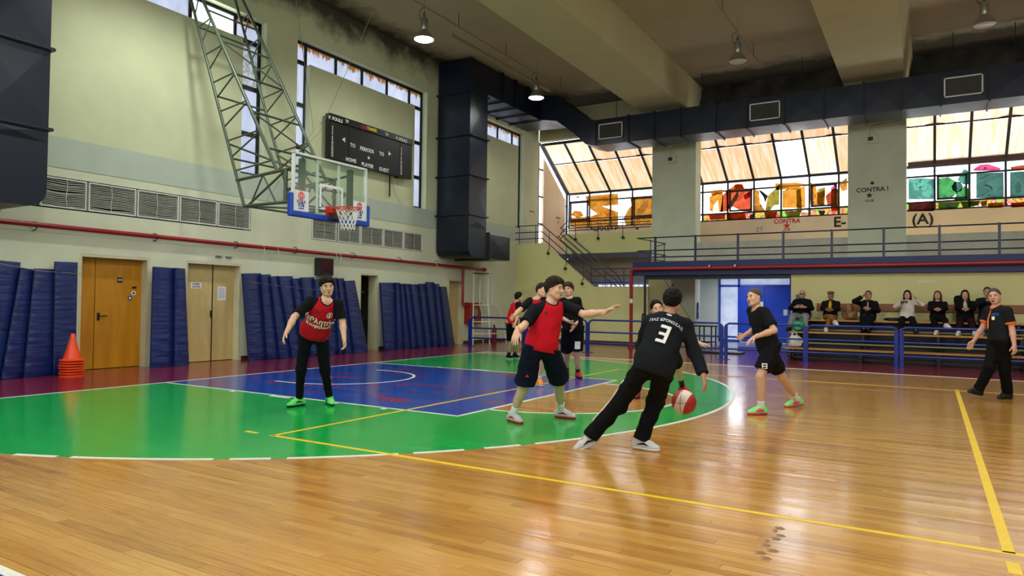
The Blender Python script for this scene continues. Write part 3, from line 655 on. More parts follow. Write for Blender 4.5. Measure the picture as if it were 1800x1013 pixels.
# vestibule
vb = MB().box(2.3, 3.58, 18.2, 18.4, 0, 2.7).box(7.3, 7.5, 12.05, 18.4, 0, 2.7).box(6.24, 7.3, 18.2, 18.4, 0, 2.7).box(3.58, 6.24, 18.2, 18.4, 2.5, 2.7).box(2.2, 2.3, 15.62, 18.2, 0, 2.7)
struct('wall_vestibule', vb, M['white_metal']); struct('ceiling_vestibule', box(2.2, 7.5, 15.0, 18.4, 2.62, 2.72), M['bluegrey'])
struct('stair_soffit', MB().poly([(1.9, 14.86, 2.6), (2.25, 14.86, 2.6), (3.4, 14.86, .9), (3.4, 14.86, 0), (1.9, 14.86, 0)], (0, .13, 0)), mat('cream_wall_lower', (206, 198, 146), .8))
d5 = bpy.data.objects.new('door_5', None); C.objects.link(d5); d5.location = (5, 18.15, 0); d5['kind'] = 'structure'
for a, b, c, d in ((3.58, 3.64, 0, 2.5), (4.30, 4.38, 0, 2.5), (6.18, 6.24, 0, 2.5), (3.58, 6.24, 2.44, 2.5), (3.58, 6.24, 2.12, 2.19), (3.58, 4.34, 0, .08)): box(a, b, 18.1, 18.18, c, d).build('door_frame', M['door_b'], d5)
lA = box(4.38, 5.28, 18.12, 18.16, .01, 2.12).build('door_leaf', M['door_b'], d5, bevel=.003); lB = box(5.29, 6.18, 18.12, 18.16, .01, 2.12).build('door_leaf', M['door_b'], d5, bevel=.003)
MB().tube([(5.42, 18.11, 1.08), (5.42, 18.06, 1.08), (5.42, 18.06, .95), (5.42, 18.11, .95)], .015).build('door_handle', M['steel'], lB)
box(5.96, 6.10, 18.11, 18.12, 1.05, 1.27).build('notice', M['paper'], lB); box(5.1, 5.24, 18.11, 18.12, 1.35, 1.55).build('notice', M['paper'], lA)
for q in ((5.12, 1.22), (5.16, 1.05), (4.72, 1.15)): MB().tube([(q[0], 18.12, q[1]), (q[0], 18.112, q[1])], .045, 14).build('round_sticker', M['paper'], lA)
for a, b, c, d in ((3.64, 4.30, .08, 2.12), (3.64, 4.30, 2.19, 2.44), (4.38, 6.18, 2.19, 2.44)):
    box(a, b, 18.14, 18.15, c, d).build('pane', M['g_door'], d5)
    if c < 1: box(4.36, 6.22, 18.21, 18.25, 0, 2.16).build('door_light_block', M['door_b'], d5)  # added sheet blocking light leaks between the blue doors
    n = int((b-a)/.055)
    mb = MB()
    for i in range(1, n): mb.box(a+(b-a)*i/n-.004, a+(b-a)*i/n+.004, 18.17, 18.178, c, d)
    mb.build('window_grille', M['steel'], d5)
bo = thing('blue_wall_board', 'narrow blue arched board on the grey pier by the entrance', 'board', (3.56, 15.3, 1.0))
MB().poly([(3.56, 15.22, .92), (3.56, 15.40, .92), (3.56, 15.40, 1.42), (3.56, 15.36, 1.48), (3.56, 15.31, 1.50), (3.56, 15.26, 1.48), (3.56, 15.22, 1.42)], (.02, 0, 0)).build('board', M['print_b'], bo)
text('ΚΙΛ', .07, (3.583, 15.31, 1.2), (0, 1, 0), UZ, M['print_w'], bo)
tag(box(2.75, 2.83, 14.84, 14.86, 1.95, 2.12).build('fire_alarm_box', M['red_pipe'], bevel=.004), 'small red alarm box on the cream wall under the gallery', 'alarm')

# ---- stair hall
struct('stair_wall', MB().poly([(XW, 13.3, 0), (2.44, 13.3, 0), (2.44, 13.3, 2.0), (.40, 13.3, 2.0), (-1.62, 13.3, 3.63), (XW, 13.3, 3.63)], (0, .16, 0)), M['stairwall'])
struct('baseboard_stair', box(XW, 2.44, 13.285, 13.3, 0, .10), M['brown'])
stair = bpy.data.objects.new('staircase', None); C.objects.link(stair); stair.location = (-1, 14, 0); stair['kind'] = 'structure'
box(XW, -1.60, 13.46, 15.0, 2.60, 2.76).build('landing', M['block'], stair)
for k in range(10): box(-1.60+.22*k, -1.60+.22*(k+1)+.03, 13.46, 14.98, 2.76-.165*(k+1)-.14, 2.76-.165*(k+1)).build('step', M['block'], stair)
MB().poly([(-1.6, 14.98, 2.6), (.62, 14.98, .95), (.62, 14.98, 1.15), (-1.6, 14.98, 2.76)], (0, .05, 0)).build('stringer', M['beam_blue'], stair)
box(.6, 2.3, 13.46, 15.0, .95, 1.10).build('landing', M['block'], stair)
lw = bpy.data.objects.new('window_10', None); C.objects.link(lw); lw.location = (0, YB, 2); lw['kind'] = 'structure'
box(-1.35, 1.3, YB-.03, YB-.01, 1.93, 2.20).build('pane', emat('glowing_strip_window', (226, 230, 255), 1.2), lw)  # pane glows by itself, standing in for daylight
for k in range(14): box(-1.35+.2*k, -1.33+.2*k, YB-.06, YB-.04, 1.9, 2.23).build('frame_bar', M['frame'], lw)
# stair handrails
def rail_set(t, paths, r=.018, m='navy_rail'):
    for p in paths: MB().tube(p, r, 8).build('rail', M[m], t, smooth=True)
hr = thing('stair_handrail', 'dark stair handrail climbing left along the yellow stair wall', 'handrail', (-.6, 13.22, 2.0))
HL = [(-3.0+.22, 13.22), (-1.60, 13.22)]
for dz in (.16, .40, .65): MB().tube([(-2.78, 13.22, 3.63+dz), (-1.62, 13.22, 3.63+dz), (.42, 13.22, 2.0+dz-.02), (1.9, 13.22, 2.0+dz-.02)], .018, 8).build('rail', M['navy_rail'], hr)
for x in (-2.6, -1.9): MB().tube([(x, 13.22, 3.60), (x, 13.22, 4.28)], .014, 8).build('baluster', M['navy_rail'], hr)
for x in (-1.33, -.62, .06):
    zt = 3.63-(x+1.62)*.808+.65
    MB().tube([(x, 13.22, zt), (x, 13.22, zt-.68), (x-.05, 13.22, zt-.68), (x-.05, 13.22, zt-.80)], .014, 8).build('baluster', M['navy_rail'], hr)
    MB().tube([(x-.05, 13.29, zt-.82), (x-.05, 13.19, zt-.82)], .045, 12).build('wall_fixing', M['black'], hr)
for x in (.9, 1.6): MB().tube([(x, 13.22, 2.0), (x, 13.22, 2.63)], .014, 8).build('baluster', M['navy_rail'], hr)
h2 = thing('stair_handrail', 'navy handrail of the inner flight, left of the first column', 'handrail', (-.4, 14.9, 2.0))
for dz in (0, .24, .46): MB().tube([(-1.75, 14.92, 4.36-dz), (-.15, 14.92, 3.08-dz), (.62, 14.92, 2.52-dz), (.95, 14.92, 2.0-dz*.6)], .018, 8).build('rail', M['navy_rail'], h2)
for x in (-1.2, -.4, .4): MB().tube([(x, 14.92, 3.92-(x+1.75)*.8), (x, 14.92, 3.0-(x+1.75)*.8)], .014, 8).build('baluster', M['navy_rail'], h2)
h3 = thing('landing_handrail', 'navy landing handrail in front of the orange sprayed window', 'handrail', (0, 14.9, 4.1))
for dz in (.14, .34, .56): MB().tube([(-1.75, 14.93, 3.78+dz), (-1.38, 14.93, 4.09+dz), (1.93, 14.93, 4.09+dz)], .018, 8).build('rail', M['navy_rail'], h3)
for x in (-1.1, -.15, .85):
    MB().tube([(x, 14.93, 4.65), (x, 14.93, 3.92)], .014, 8).build('baluster', M['navy_rail'], h3); MB().tube([(x, 15.0, 3.88), (x, 14.89, 3.88)], .05, 12).build('wall_fixing', M['black'], h3)
for x in (-.6, .4, 1.3): MB().tube([(x, 14.93, 4.65), (x, 14.93, 4.22)], .012, 8).build('baluster', M['navy_rail'], h3)

# ---- near side and right end of the hall (behind the camera)
nw = MB().box(-3.2, 33, -12.3, -12.1, 0, 4.6).box(-3.2, 33, -12.3, -12.1, 7.6, CEIL)
for a, b in ((-3.2, 0), (6.5, 8), (13, 14.5), (19.5, 21), (27, 33)): nw.box(a, b, -12.3, -12.1, 4.6, 7.6)
struct('wall_near', nw, M['wall']); struct('wall_end', box(33, 33.3, -12.3, 18.2, 0, CEIL), M['wall'])
struct('bay_roof_end', box(30.2, 33, YF, YF+.2, 3.3, CEIL), M['wall'])

# ================================================================== THINGS
# ---- air ducts
def hexa(P, Q, crease=.02, mi=0, skip=()):
    """duct length between two four-corner rings, every sheet cross-broken"""
    P = [np.asarray(p, float) for p in P]; Q = [np.asarray(p, float) for p in Q]; mb = MB(); ctr = sum(P+Q)/8
    quads = [(P[i], P[(i+1) % 4], Q[(i+1) % 4], Q[i]) for i in range(4)]+[tuple(P), tuple(Q)]
    for qi, q in enumerate(quads):
        c = sum(q)/4; n = np.cross(q[1]-q[0], q[3]-q[0]); n /= np.linalg.norm(n)+1e-9
        if n @ (c-ctr) < 0: n = -n
        k = crease if qi < 4 else 0
        mb.add([*q, c+n*k], [(0, 1, 4), (1, 2, 4), (2, 3, 4), (3, 0, 4)])
    return mb
def ring_flange(P, d, parent, w=.045, t=.02):
    P = [np.asarray(p, float) for p in P]; c = sum(P)/4; mb = MB()
    O = [p+(p-c)/np.linalg.norm(p-c)*w*1.3 for p in P]
    for i in range(4): mb.bar(O[i], O[(i+1) % 4], w, t*2, up=d)
    return mb.build('flange', M['duct'], parent)
def rz(x0, x1, y0, y1, z): return [(x0, y0, z), (x1, y0, z), (x1, y1, z), (x0, y1, z)]
def riser(y0, y1, label, dirn, zs, bottom=2.80, end=None):
    t = thing('air_duct', label, 'air duct', (-2.1, (y0+y1)/2, bottom))
    x0, x1 = XW+.07, -1.50
    for a, b in zip(zs, zs[1:]): hexa(rz(x0, x1, y0, y1, a), rz(x0, x1, y0, y1, b)).build('duct_section', M['duct'], t)
    for z in zs[1:-1]: ring_flange(rz(x0, x1, y0, y1, z), (0, 0, 1), t)
    # elbow: profile in the y-z plane, rounded outer corner
    ya, yb = (y0, y1) if dirn > 0 else (y1, y0); s_ = dirn; R = .28; z0 = bottom; z1 = zs[0]; zt = 3.58
    prof = [(ya, z1)]+[(ya+s_*(R-R*math.cos(a)), z0+R-R*math.sin(a)) for a in np.linspace(0, PI/2, 7)]+[(yb+s_*.12, z0), (yb+s_*.12, zt), (yb, zt), (yb, z1)]
    MB().poly([(x0, y, z) for y, z in prof], (x1-x0, 0, 0)).build('duct_elbow', M['duct'], t)
    def ry(y): return [(x0, y, z0), (x1, y, z0), (x1, y, zt), (x0, y, zt)]
    yy = [yb+s_*.12]+end
    for a, b in zip(yy, yy[1:]): hexa(ry(a), ry(b)).build('duct_section', M['duct'], t)
    ring_flange(ry(yy[0]), (0, 1, 0), t)
    return t
d_r = riser(8.28, 9.26, 'navy sheet metal duct riser right of the scoreboard, joined to the overhead run', 1, [3.72, 4.10, 5.33, 6.57, 7.92, 8.96], 2.80, [10.72])
d_l = riser(-4.60, -3.60, 'navy sheet metal duct riser at the left edge, rounded at its foot', -1, [3.84, 4.06, 5.36, 6.6, 7.9, 8.96], 2.80, [-6.0])
# overhead run: along the left wall, then along the far wall
def rxz(y, x0, x1, z0, z1): return [(x0, y, z0), (x1, y, z0), (x1, y, z1), (x0, y, z1)]
ys = [9.27, 10.1, 10.95, 11.8, 12.7]
for a, b in zip(ys, ys[1:]):
    hexa(rxz(a, XW+.03, -1.5, 8.06, 8.96), rxz(b, XW+.03, -1.5, 8.06, 8.96)).build('duct_section', M['duct'], d_r)
    ring_flange(rxz(b, XW+.03, -1.5, 8.06, 8.96), (0, 1, 0), d_r)
t = d_r
hexa([(XW+.03, 12.72, 8.06), (-1.5, 12.72, 8.06), (-1.5, 12.72, 8.96), (XW+.03, 12.72, 8.96)], [(XW+.03, 14.0, 8.06), (-1.2, 14.0, 8.0), (-1.2, 12.9, 8.9), (XW+.03, 13.9, 8.96)], .0).build('duct_elbow', M['duct'], t)
P = [(-1.5, 12.72, 8.06), (-1.5, 14.0, 8.06), (-1.5, 14.0, 8.96), (-1.5, 12.72, 8.96)]
seg = [(-1.5, 8.06, 12.72), (-.85, 7.95, 12.78), (-.2, 7.45, 12.84), (.25, 7.02, 12.88), (.62, 6.92, 12.9)]
def rx(x, z0, y0=12.9, h=.90, y1=14.0): return [(x, y0, z0), (x, y1, z0), (x, y1, z0+h), (x, y0, z0+h)]
for (xa, za, ya), (xb, zb, yb) in zip(seg, seg[1:]): hexa(rx(xa, za, ya), rx(xb, zb, yb), 0).build('duct_elbow', M['duct'], t)
xs = [.64, 1.85, 2.75, 3.65, 4.8, 5.75, 6.85, 7.95, 9.0, 9.95, 10.9, 12.0, 13.1, 14.2, 15.3]
for a, b in zip(xs, xs[1:]):
    hexa(rx(a, 6.92), rx(b, 6.92), .012).build('duct_section', M['duct'], t); ring_flange(rx(b, 6.92), (1, 0, 0), t, .035)
for a, b in ((.76, 1.65), (5.85, 6.75), (10.97, 11.86)):
    g = box(a, b, 12.862, 12.888, 7.10, 7.64).build('supply_grille', mat('grille_dark', (44, 44, 38), .6), t)
    f = .035; MB().box(a, b, 12.85, 12.865, 7.10, 7.10+f).box(a, b, 12.85, 12.865, 7.64-f, 7.64).box(a, a+f, 12.85, 12.865, 7.1, 7.64).box(b-f, b, 12.85, 12.865, 7.1, 7.64).build('grille_frame', M['white_metal'], g)
    mb = MB()
    for k in range(22): mb.box(a+f+(b-a-2*f)*k/22, a+f+(b-a-2*f)*k/22+.008, 12.853, 12.862, 7.13, 7.61)
    mb.build('grille_slats', mat('grille_slat_dark', (74, 72, 56), .5), g)['kind'] = 'stuff'
for x in (1.2, 4.2, 7.3, 11.2, 12.6): MB().tube([(x, 13.4, 7.82), (x, 13.4, CEIL)], .012, 6).build('hanger_rod', M['cable'], t)
for y in (9.9, 11.5): MB().tube([(-1.48, y, 8.9), (-1.48, y, CEIL)], .012, 6).build('hanger_rod', M['cable'], t)

# ---- red pipes
pr = thing('sprinkler_pipe', 'long red pipe running along the left wall above the doors', 'pipe', (XW, 3, 2.6))
MB().tube([(XW+.10, -11, 2.66), (XW+.10, -3.7, 2.63), (XW+.10, 3, 2.59), (XW+.10, 9.6, 2.55), (XW+.10, 11.0, 2.54)], .045, 12).build('main_pipe', M['red_pipe'], pr, smooth=True)
MB().tube([(XW+.10, 9.72, 2.55), (XW+.10, 9.72, 1.30), (XW+.10, 9.92, 1.26)], .042, 12).build('drop_pipe', M['red_pipe'], pr, smooth=True)
MB().tube([(XW+.10, 10.94, 2.54), (XW+.10, 11.06, 2.54)], .07, 14).build('pipe_flange', M['red_pipe'], pr)
for y in (-3.2, -1.0, .9, 2.6, 4.6, 6.5, 8.3): MB().tube([(XW, y, 2.68), (XW+.10, y, 2.67), (XW+.16, y, 2.60), (XW+.10, y, 2.54), (XW, y, 2.53)], .010, 6).build('pipe_clamp', M['cable'], pr)
for y in (1.6, 2.0, 3.9, 4.05, 8.2): MB().tube([(XW+.12, y, 2.66), (XW+.17, y+.02, 2.50), (XW+.14, y-.01, 2.38)], .005, 5).build('loose_string', M['net'], pr)
pg = thing('sprinkler_pipe', 'red pipe along the gallery edge, dropping to the floor at its left end', 'pipe', (2.5, 11.6, 2.5))
MB().tube([(16, 11.62, 2.52), (2.58, 11.62, 2.50), (2.50, 11.62, 2.44), (2.50, 11.62, .05)], .055, 14).build('main_pipe', M['red_pipe'], pg, smooth=True)
MB().tube([(2.5, 11.62, 0), (2.5, 11.62, .06)], .10, 14).build('foot_flange', M['red_pipe'], pg)
MB().tube([(2.5, 11.62, 1.42), (2.5, 11.62, 1.56)], .058, 14).build('pipe_tape', M['white_metal'], pg)
for x in (5.0, 5.75): MB().tube([(x, 11.62, 2.56), (x, 11.50, 2.56)], .035, 10).build('pipe_clamp', M['steel'], pg)

# ---- fire hose cabinet, extinguisher, referee stand, clock
fc = thing('fire_hose_cabinet', 'red fire hose cabinet on the wall under the end of the red pipe', 'fire cabinet', (XW, 10.3, .67))
box(XW, XW+.2, 9.95, 10.70, .66, 1.38).build('cabinet', M['red_pipe'], fc, bevel=.006)
dr = box(XW+.2, XW+.215, 9.98, 10.67, .69, 1.35).build('door', M['red_pipe'], fc, bevel=.004)
MB().tube([(XW+.216, 10.33, 1.05), (XW+.222, 10.33, 1.05)], .14, 24).build('window', M['steel'], dr)
ex = thing('fire_extinguisher', 'red fire extinguisher on the floor behind the white stand', 'extinguisher', (-2.45, 11.3, 0))
MB().lathe([(.075, 0), (.085, .02), (.085, .40), (.06, .47), (.03, .50)], (-2.45, 11.3, .01)).build('cylinder', M['red_pipe'], ex, smooth=True)
MB().lathe([(.02, .50), (.025, .56), (.04, .57), (.02, .60)], (-2.45, 11.3, .01), 12).tube([(-2.45, 11.3, .55), (-2.36, 11.26, .5), (-2.35, 11.26, .25)], .012, 8).build('valve', M['black'], ex)
st = thing('referee_stand', 'tall white tubular stand by the left wall near the stair wall', 'stand', (-2.1, 10.2, 0))
A = [(-2.2, 9.62), (-1.78, 9.98), (-2.28, 10.35), (-1.72, 10.95)]
for (x, y), (tx, ty) in zip(A, [(-2.2, 9.62), (-1.86, 9.98), (-2.2, 10.0), (-1.9, 10.3)]): MB().tube([(x, y, 0), (x*.6+tx*.4, y*.6+ty*.4, 1.0), (tx, ty, 1.35), (tx, ty, 2.42)], .02, 8).build('leg', M['white_metal'], st)
for z in (.35, .75, 1.30, 2.30): MB().tube([(-2.2, 9.62, z), (-1.83, 9.98, z), (-1.80, 10.5-.1*z, z), (-2.24, 10.15, z)], .014, 8, closed=True).build('cross_bar', M['white_metal'], st)
box(-2.24, -1.84, 9.6, 10.0, 2.33, 2.36).build('seat_board', M['brown'], st); box(-2.22, -1.84, 9.64, 9.98, .34, .37).build('foot_plate', M['white_metal'], st)
ck = thing('shot_clock', 'small black clock box on the left wall above the mats, under the red pipe', 'clock', (XW, 3.5, 2.1))
box(XW+.02, XW+.20, 3.28, 3.76, 2.02, 2.46).build('case', M['black'], ck, bevel=.008); box(XW+.20, XW+.205, 3.32, 3.72, 2.08, 2.42).build('display', mat('dark_red_display', (52, 10, 16), .2, var=0), ck)
box(XW, XW+.03, 3.45, 3.6, 2.15, 2.35).build('bracket', M['black'], ck)

# ---- scoreboard
sb = thing('scoreboard', 'wide black electronic scoreboard hung on the panel between the windows', 'scoreboard', (XW, 5.18, 5.1))
SY0, SY1, SZ0, SZ1, SX = 3.52, 6.86, 5.03, 6.20, XW+.20
box(XW+.06, SX-.01, SY0, SY1, SZ0, SZ1-.16).build('case', M['board'], sb, bevel=.006)
box(XW+.05, SX+.02, SY0, SY1, SZ1-.16, SZ1+.02).build('header_panel', M['board'], sb, bevel=.006)
for a, b in ((SY0+.02, 4.21), (4.23, 6.30), (6.32, SY1-.02)): box(SX-.01, SX, a, b, SZ0+.03, SZ1-.19).build('front_panel', M['board'], sb)
box(XW, XW+.06, 4.0, 4.1, 5.0, 6.2).build('wall_bracket', M['black'], sb); box(XW, XW+.06, 6.3, 6.4, 5.0, 6.2).build('wall_bracket', M['black'], sb)
def sbt(s, px, size, m='print_w', x=SX+.001, nm='lettering'):
    p = on_x(px, x); return text(s, size, (x, p[1], p[2]), RY, UZ, M[m], sb, nm)
sbt('P. FOULS', (590, 210), .125, x=SX+.021); sbt('TF', (610, 214), .11, x=SX+.021); sbt('TF', (680, 237), .11, x=SX+.021); sbt('P. FOULS', (706, 246), .125, x=SX+.021)
sbt('CAS', (640, 224), .12, 'print_r', x=SX+.021); sbt('TAIMER', (654, 228), .115, 'print_y', x=SX+.021)
for k in range(12):
    y = 3.63; z = 5.88-.068*k; text(str(4+k), .078, (SX+.001, y, z), RY, UZ, M['print_w'], sb, 'player_number')
    text(str(4+k), .078, (SX+.001, 6.36, 5.86-.068*k), RY, UZ, M['print_w'], sb, 'player_number')
sbt('◄', (604, 246), .13); sbt('TO', (620, 256), .14); sbt('PERIODS', (645, 264), .14); sbt('TO', (671, 271), .14); sbt('►', (685, 271), .13); sbt('●', (648, 278), .10)
sbt('HOME', (617, 282), .14); sbt('PLAYER', (646, 291), .14); sbt('GUEST', (675, 299), .14)
hp = tag(MB().tube([(XW+.05, 6.05, 5.05), (XW+.05, 6.05, 4.42)], .022, 8).build('hanging_pole', M['black']), 'thin black pole hanging below the right part of the scoreboard', 'pole')
tag(MB().tube([(XW+.02, 6.15, 5.0), (XW+.02, 6.25, 4.7), (XW+.02, 6.4, 4.45), (XW+.02, 6.62, 4.28)], .006, 5).build('wall_cable', M['lcable']), 'thin pale cable trailing down the wall beside the black pole', 'cable')

# ---- basketball goal
bk = thing('basketball_goal', 'basketball goal on a tapering lattice arm, glass board with blue padding', 'basketball goal', (-.3, 0, 3.1))
W = .60
def L1(z): t_ = (z-3.15)/(7.51-3.15); return -.54+(-2.34+.54)*t_
def L2(z): t_ = (z-3.73)/(7.42-3.73); return .38+(-1.95-.38)*t_
ZT = 8.25
for s_ in (-W, W):
    MB().tube([(L1(ZT), s_, ZT), (L1(3.15), s_, 3.15)], .030, 10).build('chord', M['truss'], bk, smooth=True)
    MB().tube([(L2(ZT), s_, ZT), (L2(3.73), s_, 3.73)], .034, 10).build('chord', M['truss'], bk, smooth=True)
    zs_ = np.linspace(7.6, 3.95, 7)
    for i, z in enumerate(zs_):
        q = MB().tube([(L1(z-.10), s_, z-.10), (L2(z)-.03, s_, z)], .016, 6)
        if i < 6: q.tube([(L2(z), s_, z-.03), (L1(zs_[i+1]+.18), s_, zs_[i+1]+.18)], .016, 6)
        q.build('lattice_brace', M['truss'], bk)
    MB().tube([(L1(3.73), s_, 3.66), (.62, s_, 3.75)], .030, 10).build('frame_tube', M['truss'], bk)
    MB().tube([(L1(3.15), s_, 3.15), (1.02, s_, 3.15)], .030, 10).build('frame_tube', M['truss'], bk)
    MB().tube([(.60, s_, 3.15), (.60, s_, 3.76)], .036, 10).build('frame_tube', M['truss'], bk)
    MB().tube([(-.40, s_, 3.17), (.60, s_, 3.74)], .022, 8).build('frame_brace', M['truss'], bk)
    MB().tube([(-.35, s_, 3.17), (-.02, s_, 3.70), (.34, s_, 3.17)], .018, 8).build('frame_brace', M['truss'], bk)
    MB().tube([(.60, s_, 3.75), (1.02, s_, 3.80)], .024, 8).build('frame_tube', M['truss'], bk)
    MB().box(.98, 1.06, s_-.05, s_+.05, 2.98, 3.90).build('board_upright', M['truss'], bk)
for i, z in enumerate((7.2, 6.5, 5.75, 4.95, 4.2)):
    MB().tube([(L2(z), -W, z), (L2(z), W, z)], .022, 8).build('cross_tube', M['truss'], bk)
    if i % 2: MB().tube([(L2(z), -W, z), (L2(z-.7), W, z-.7)], .016, 6).build('cross_tube', M['truss'], bk)
for i, z in enumerate((6.9, 5.4, 4.1)): MB().tube([(L1(z), -W, z), (L1(z), W, z)], .020, 8).build('cross_tube', M['truss'], bk)
for a, b in (((-.54, -W, 3.15), (-.54, W, 3.15)), ((.60, -W, 3.15), (.60, W, 3.15)), ((.60, -W, 3.75), (.60, W, 3.75)), ((-.54, -W, 3.15), (.60, W, 3.15)), ((.9, -W, 3.45), (.9, W, 3.45)), ((.60, -.2, 3.75), (1.0, .25, 3.05)), ((.60, .2, 3.15), (1.0, -.25, 3.5)), ((L1(4.4), -W, 4.4), (.55, 0, 3.76)), ((L1(4.4), W, 4.4), (.55, .1, 3.76))):
    MB().tube([a, b], .020, 8).build('cross_tube', M['truss'], bk)
bd = box(1.135, 1.145, -.90, .90, 2.92, 3.95).build('backboard', M['glass_bb'], bk)
fr = MB()
for y0, y1, z0, z1 in ((-.92, .92, 3.93, 3.97), (-.92, -.88, 2.90, 3.95), (.88, .92, 2.90, 3.95), (-.92, .92, 2.88, 2.92)): fr.box(1.11, 1.17, y0, y1, z0, z1)
fr.build('board_frame', M['white_metal'], bd, bevel=.003)
for yy in (-.33, .20): box(1.115, 1.135, yy-.025, yy+.025, 2.95, 3.92).build('board_stiffener', M['white_metal'], bd)
ir = MB()
for y0, y1, z0, z1 in ((-.295, .295, 3.45, 3.50), (-.295, -.245, 3.05, 3.45), (.245, .295, 3.05, 3.45), (-.295, .295, 3.03, 3.07)): ir.box(1.146, 1.149, y0, y1, z0, z1)
ir.build('target_rectangle', M['paper'], bd)
pd = MB().box(1.09, 1.20, -.97, .97, 2.83, 2.93).box(1.09, 1.20, -.985, -.925, 2.83, 3.24).box(1.09, 1.20, .925, .985, 2.83, 3.24).build('board_padding', M['pad'], bd, bevel=.02)
for s_, c in ((-1, -.72), (1, .74)):
    a, b = (c-.17, c+.17)
    pn = box(1.147, 1.150, a, b, 2.94, 3.30).build('board_sticker', M['paper'], bd)
    lg = MB(); bc = (1.153, c, 3.21)
    lg.add([(1.153, c, 3.21)]+[(1.153, c+.075*math.cos(q), 3.21+.075*math.sin(q)) for q in np.linspace(0, 2*PI, 21)[:-1]], [(0, i+1, (i+1) % 20+1) for i in range(20)]); lg.build('ball_emblem', M['orange'] if s_ < 0 else M['print_r'], pn)
    mb = MB()
    for q in (-.04, 0, .04): mb.box(1.154, 1.155, c+q-.004, c+q+.004, 3.15, 3.27)
    mb.box(1.154, 1.155, c-.07, c+.07, 3.206, 3.214).build('ball_seams', M['paper'], pn)
    text('ΕΣΚΑ', .075, (1.152, c, 3.10), RY, UZ, M['print_b'], pn, 'lettering'); text('ΕΟΚ', .07, (1.152, c, 3.04), RY, UZ, M['print_b'], pn, 'lettering'); text('ΑΘΗΝΑ', .035, (1.152, c, 2.985), RY, UZ, M['print_b'], pn, 'lettering')
for y, z in ((.10, 3.30), (.36, 3.38)): MB().tube([(1.10, y, z), (1.105, y, z)], .055, 16).build('bolt_cover', mat('olive_disc', (120, 110, 60), .6), bd)
RX, RZ = 1.575, 3.05
rm = MB().tube([(RX+.229*math.cos(a), .229*math.sin(a), RZ) for a in np.linspace(0, 2*PI, 37)[:-1]], .011, 8, closed=True).build('rim', M['hoop'], bk, smooth=True)
MB().box(1.17, 1.30, -.11, .11, 2.98, 3.06).box(1.15, 1.19, -.15, .15, 2.86, 3.10).tube([(1.25, -.09, 3.03), (1.42, -.17, 3.04)], .014, 6).tube([(1.25, .09, 3.03), (1.42, .17, 3.04)], .014, 6).build('rim_bracket', M['hoop'], rm)
MB().box(1.16, 1.34, -.10, .10, 2.86, 2.98).build('spring_box', mat('dark_red_box', (76, 24, 18), .5), rm)
MB().tube([(RX+.236*math.cos(a), .236*math.sin(a), RZ-.03) for a in np.linspace(-2.3, 2.3, 25)], .006, 6).build('net_wire', M['hoop'], rm)
nt = MB(); NR = [(.225, 0), (.195, -.08), (.165, -.16), (.14, -.24), (.125, -.31), (.125, -.38)]; Nn = 12
for k in range(Nn):
    for s_ in (1, -1):
        nt.tube([(RX+NR[i][0]*math.cos(2*PI*(k+s_*i*.5)/Nn), NR[i][0]*math.sin(2*PI*(k+s_*i*.5)/Nn), RZ-.01+NR[i][1]) for i in range(6)], .0058, 5)
nt.build('net', M['net'], rm)
for nm, lab, pts, r_ in (('steel_cable', 'thin steel cable running from the ceiling down behind the lattice arm, left one', [(-1.0, .7, 9.03), (-2.5, 2.9, 5.6), (-2.6, 1.6, 3.7)], .006),
                         ('steel_cable', 'thin steel cable from the ceiling to the goal arm, right one', [(-.2, 3.0, 9.03), (-2.5, 3.1, 5.6), (-.9, .62, 4.2)], .006)):
    tag(MB().tube(pts, r_, 5).build(nm, M['lcable']), lab, 'cable')

# ---- hall lamps on their conduits
def hall_lamp(x, y, z, on, label):
    t = thing('hall_lamp', label, 'lamp', (x, y, z), 'pendant hall lamps')
    c = (x, y, z)
    MB().lathe([(.245, -.14), (.250, -.135), (.21, -.06), (.13, .06), (.085, .10), (.08, .12)], c, 32, caps=False).lathe([(.24, -.135), (.20, -.06), (.125, .055), (.08, .10)], c, 32, caps=False).build('reflector', M['galv'], t, smooth=True, fix=False)
    MB().lathe([(.085, .10), (.095, .12), (.095, .36), (.075, .40), (.02, .42)], c, 20).build('gear_housing', M['galv'], t, smooth=True)
    MB().lathe([(.23, -.125), (.20, -.150), (.10, -.165), (.0, -.168)], c, 32, caps=False).build('lamp_glass', M['lamp_on' if on else 'lamp_off'], t, smooth=True)
    MB().tube([(x, y, z+.42), (x+.03, y, z+.50), (x, y, z+.56), (x-.03, y, z+.50), (x, y, z+.42)], .012, 6).build('hook', M['cable'], t)
    MB().tube([(x, y, z+.55), (x, y, CEIL)], .010, 6).build('suspension_rod', M['lcable'], t)
    MB().tube([(x, y, z+.35), (x-.14, y, z+.42), (x-.15, y, z+.62), (x-.02, y, z+.68)], .008, 6).build('cable', M['cable'], t)
    return t
hall_lamp(-.07, 4.17, 8.0, True, 'lit pendant lamp at left, above the goal and scoreboard')
hall_lamp(0.0, 9.75, 8.0, True, 'lit pendant lamp in front of the duct corner, left of the first ceiling beam')
hall_lamp(6.27, 9.5, 8.0, False, 'unlit metal pendant lamp between the two ceiling beams')
hall_lamp(11.72, 9.8, 8.0, False, 'unlit metal pendant lamp at the upper right, beyond the right beam')
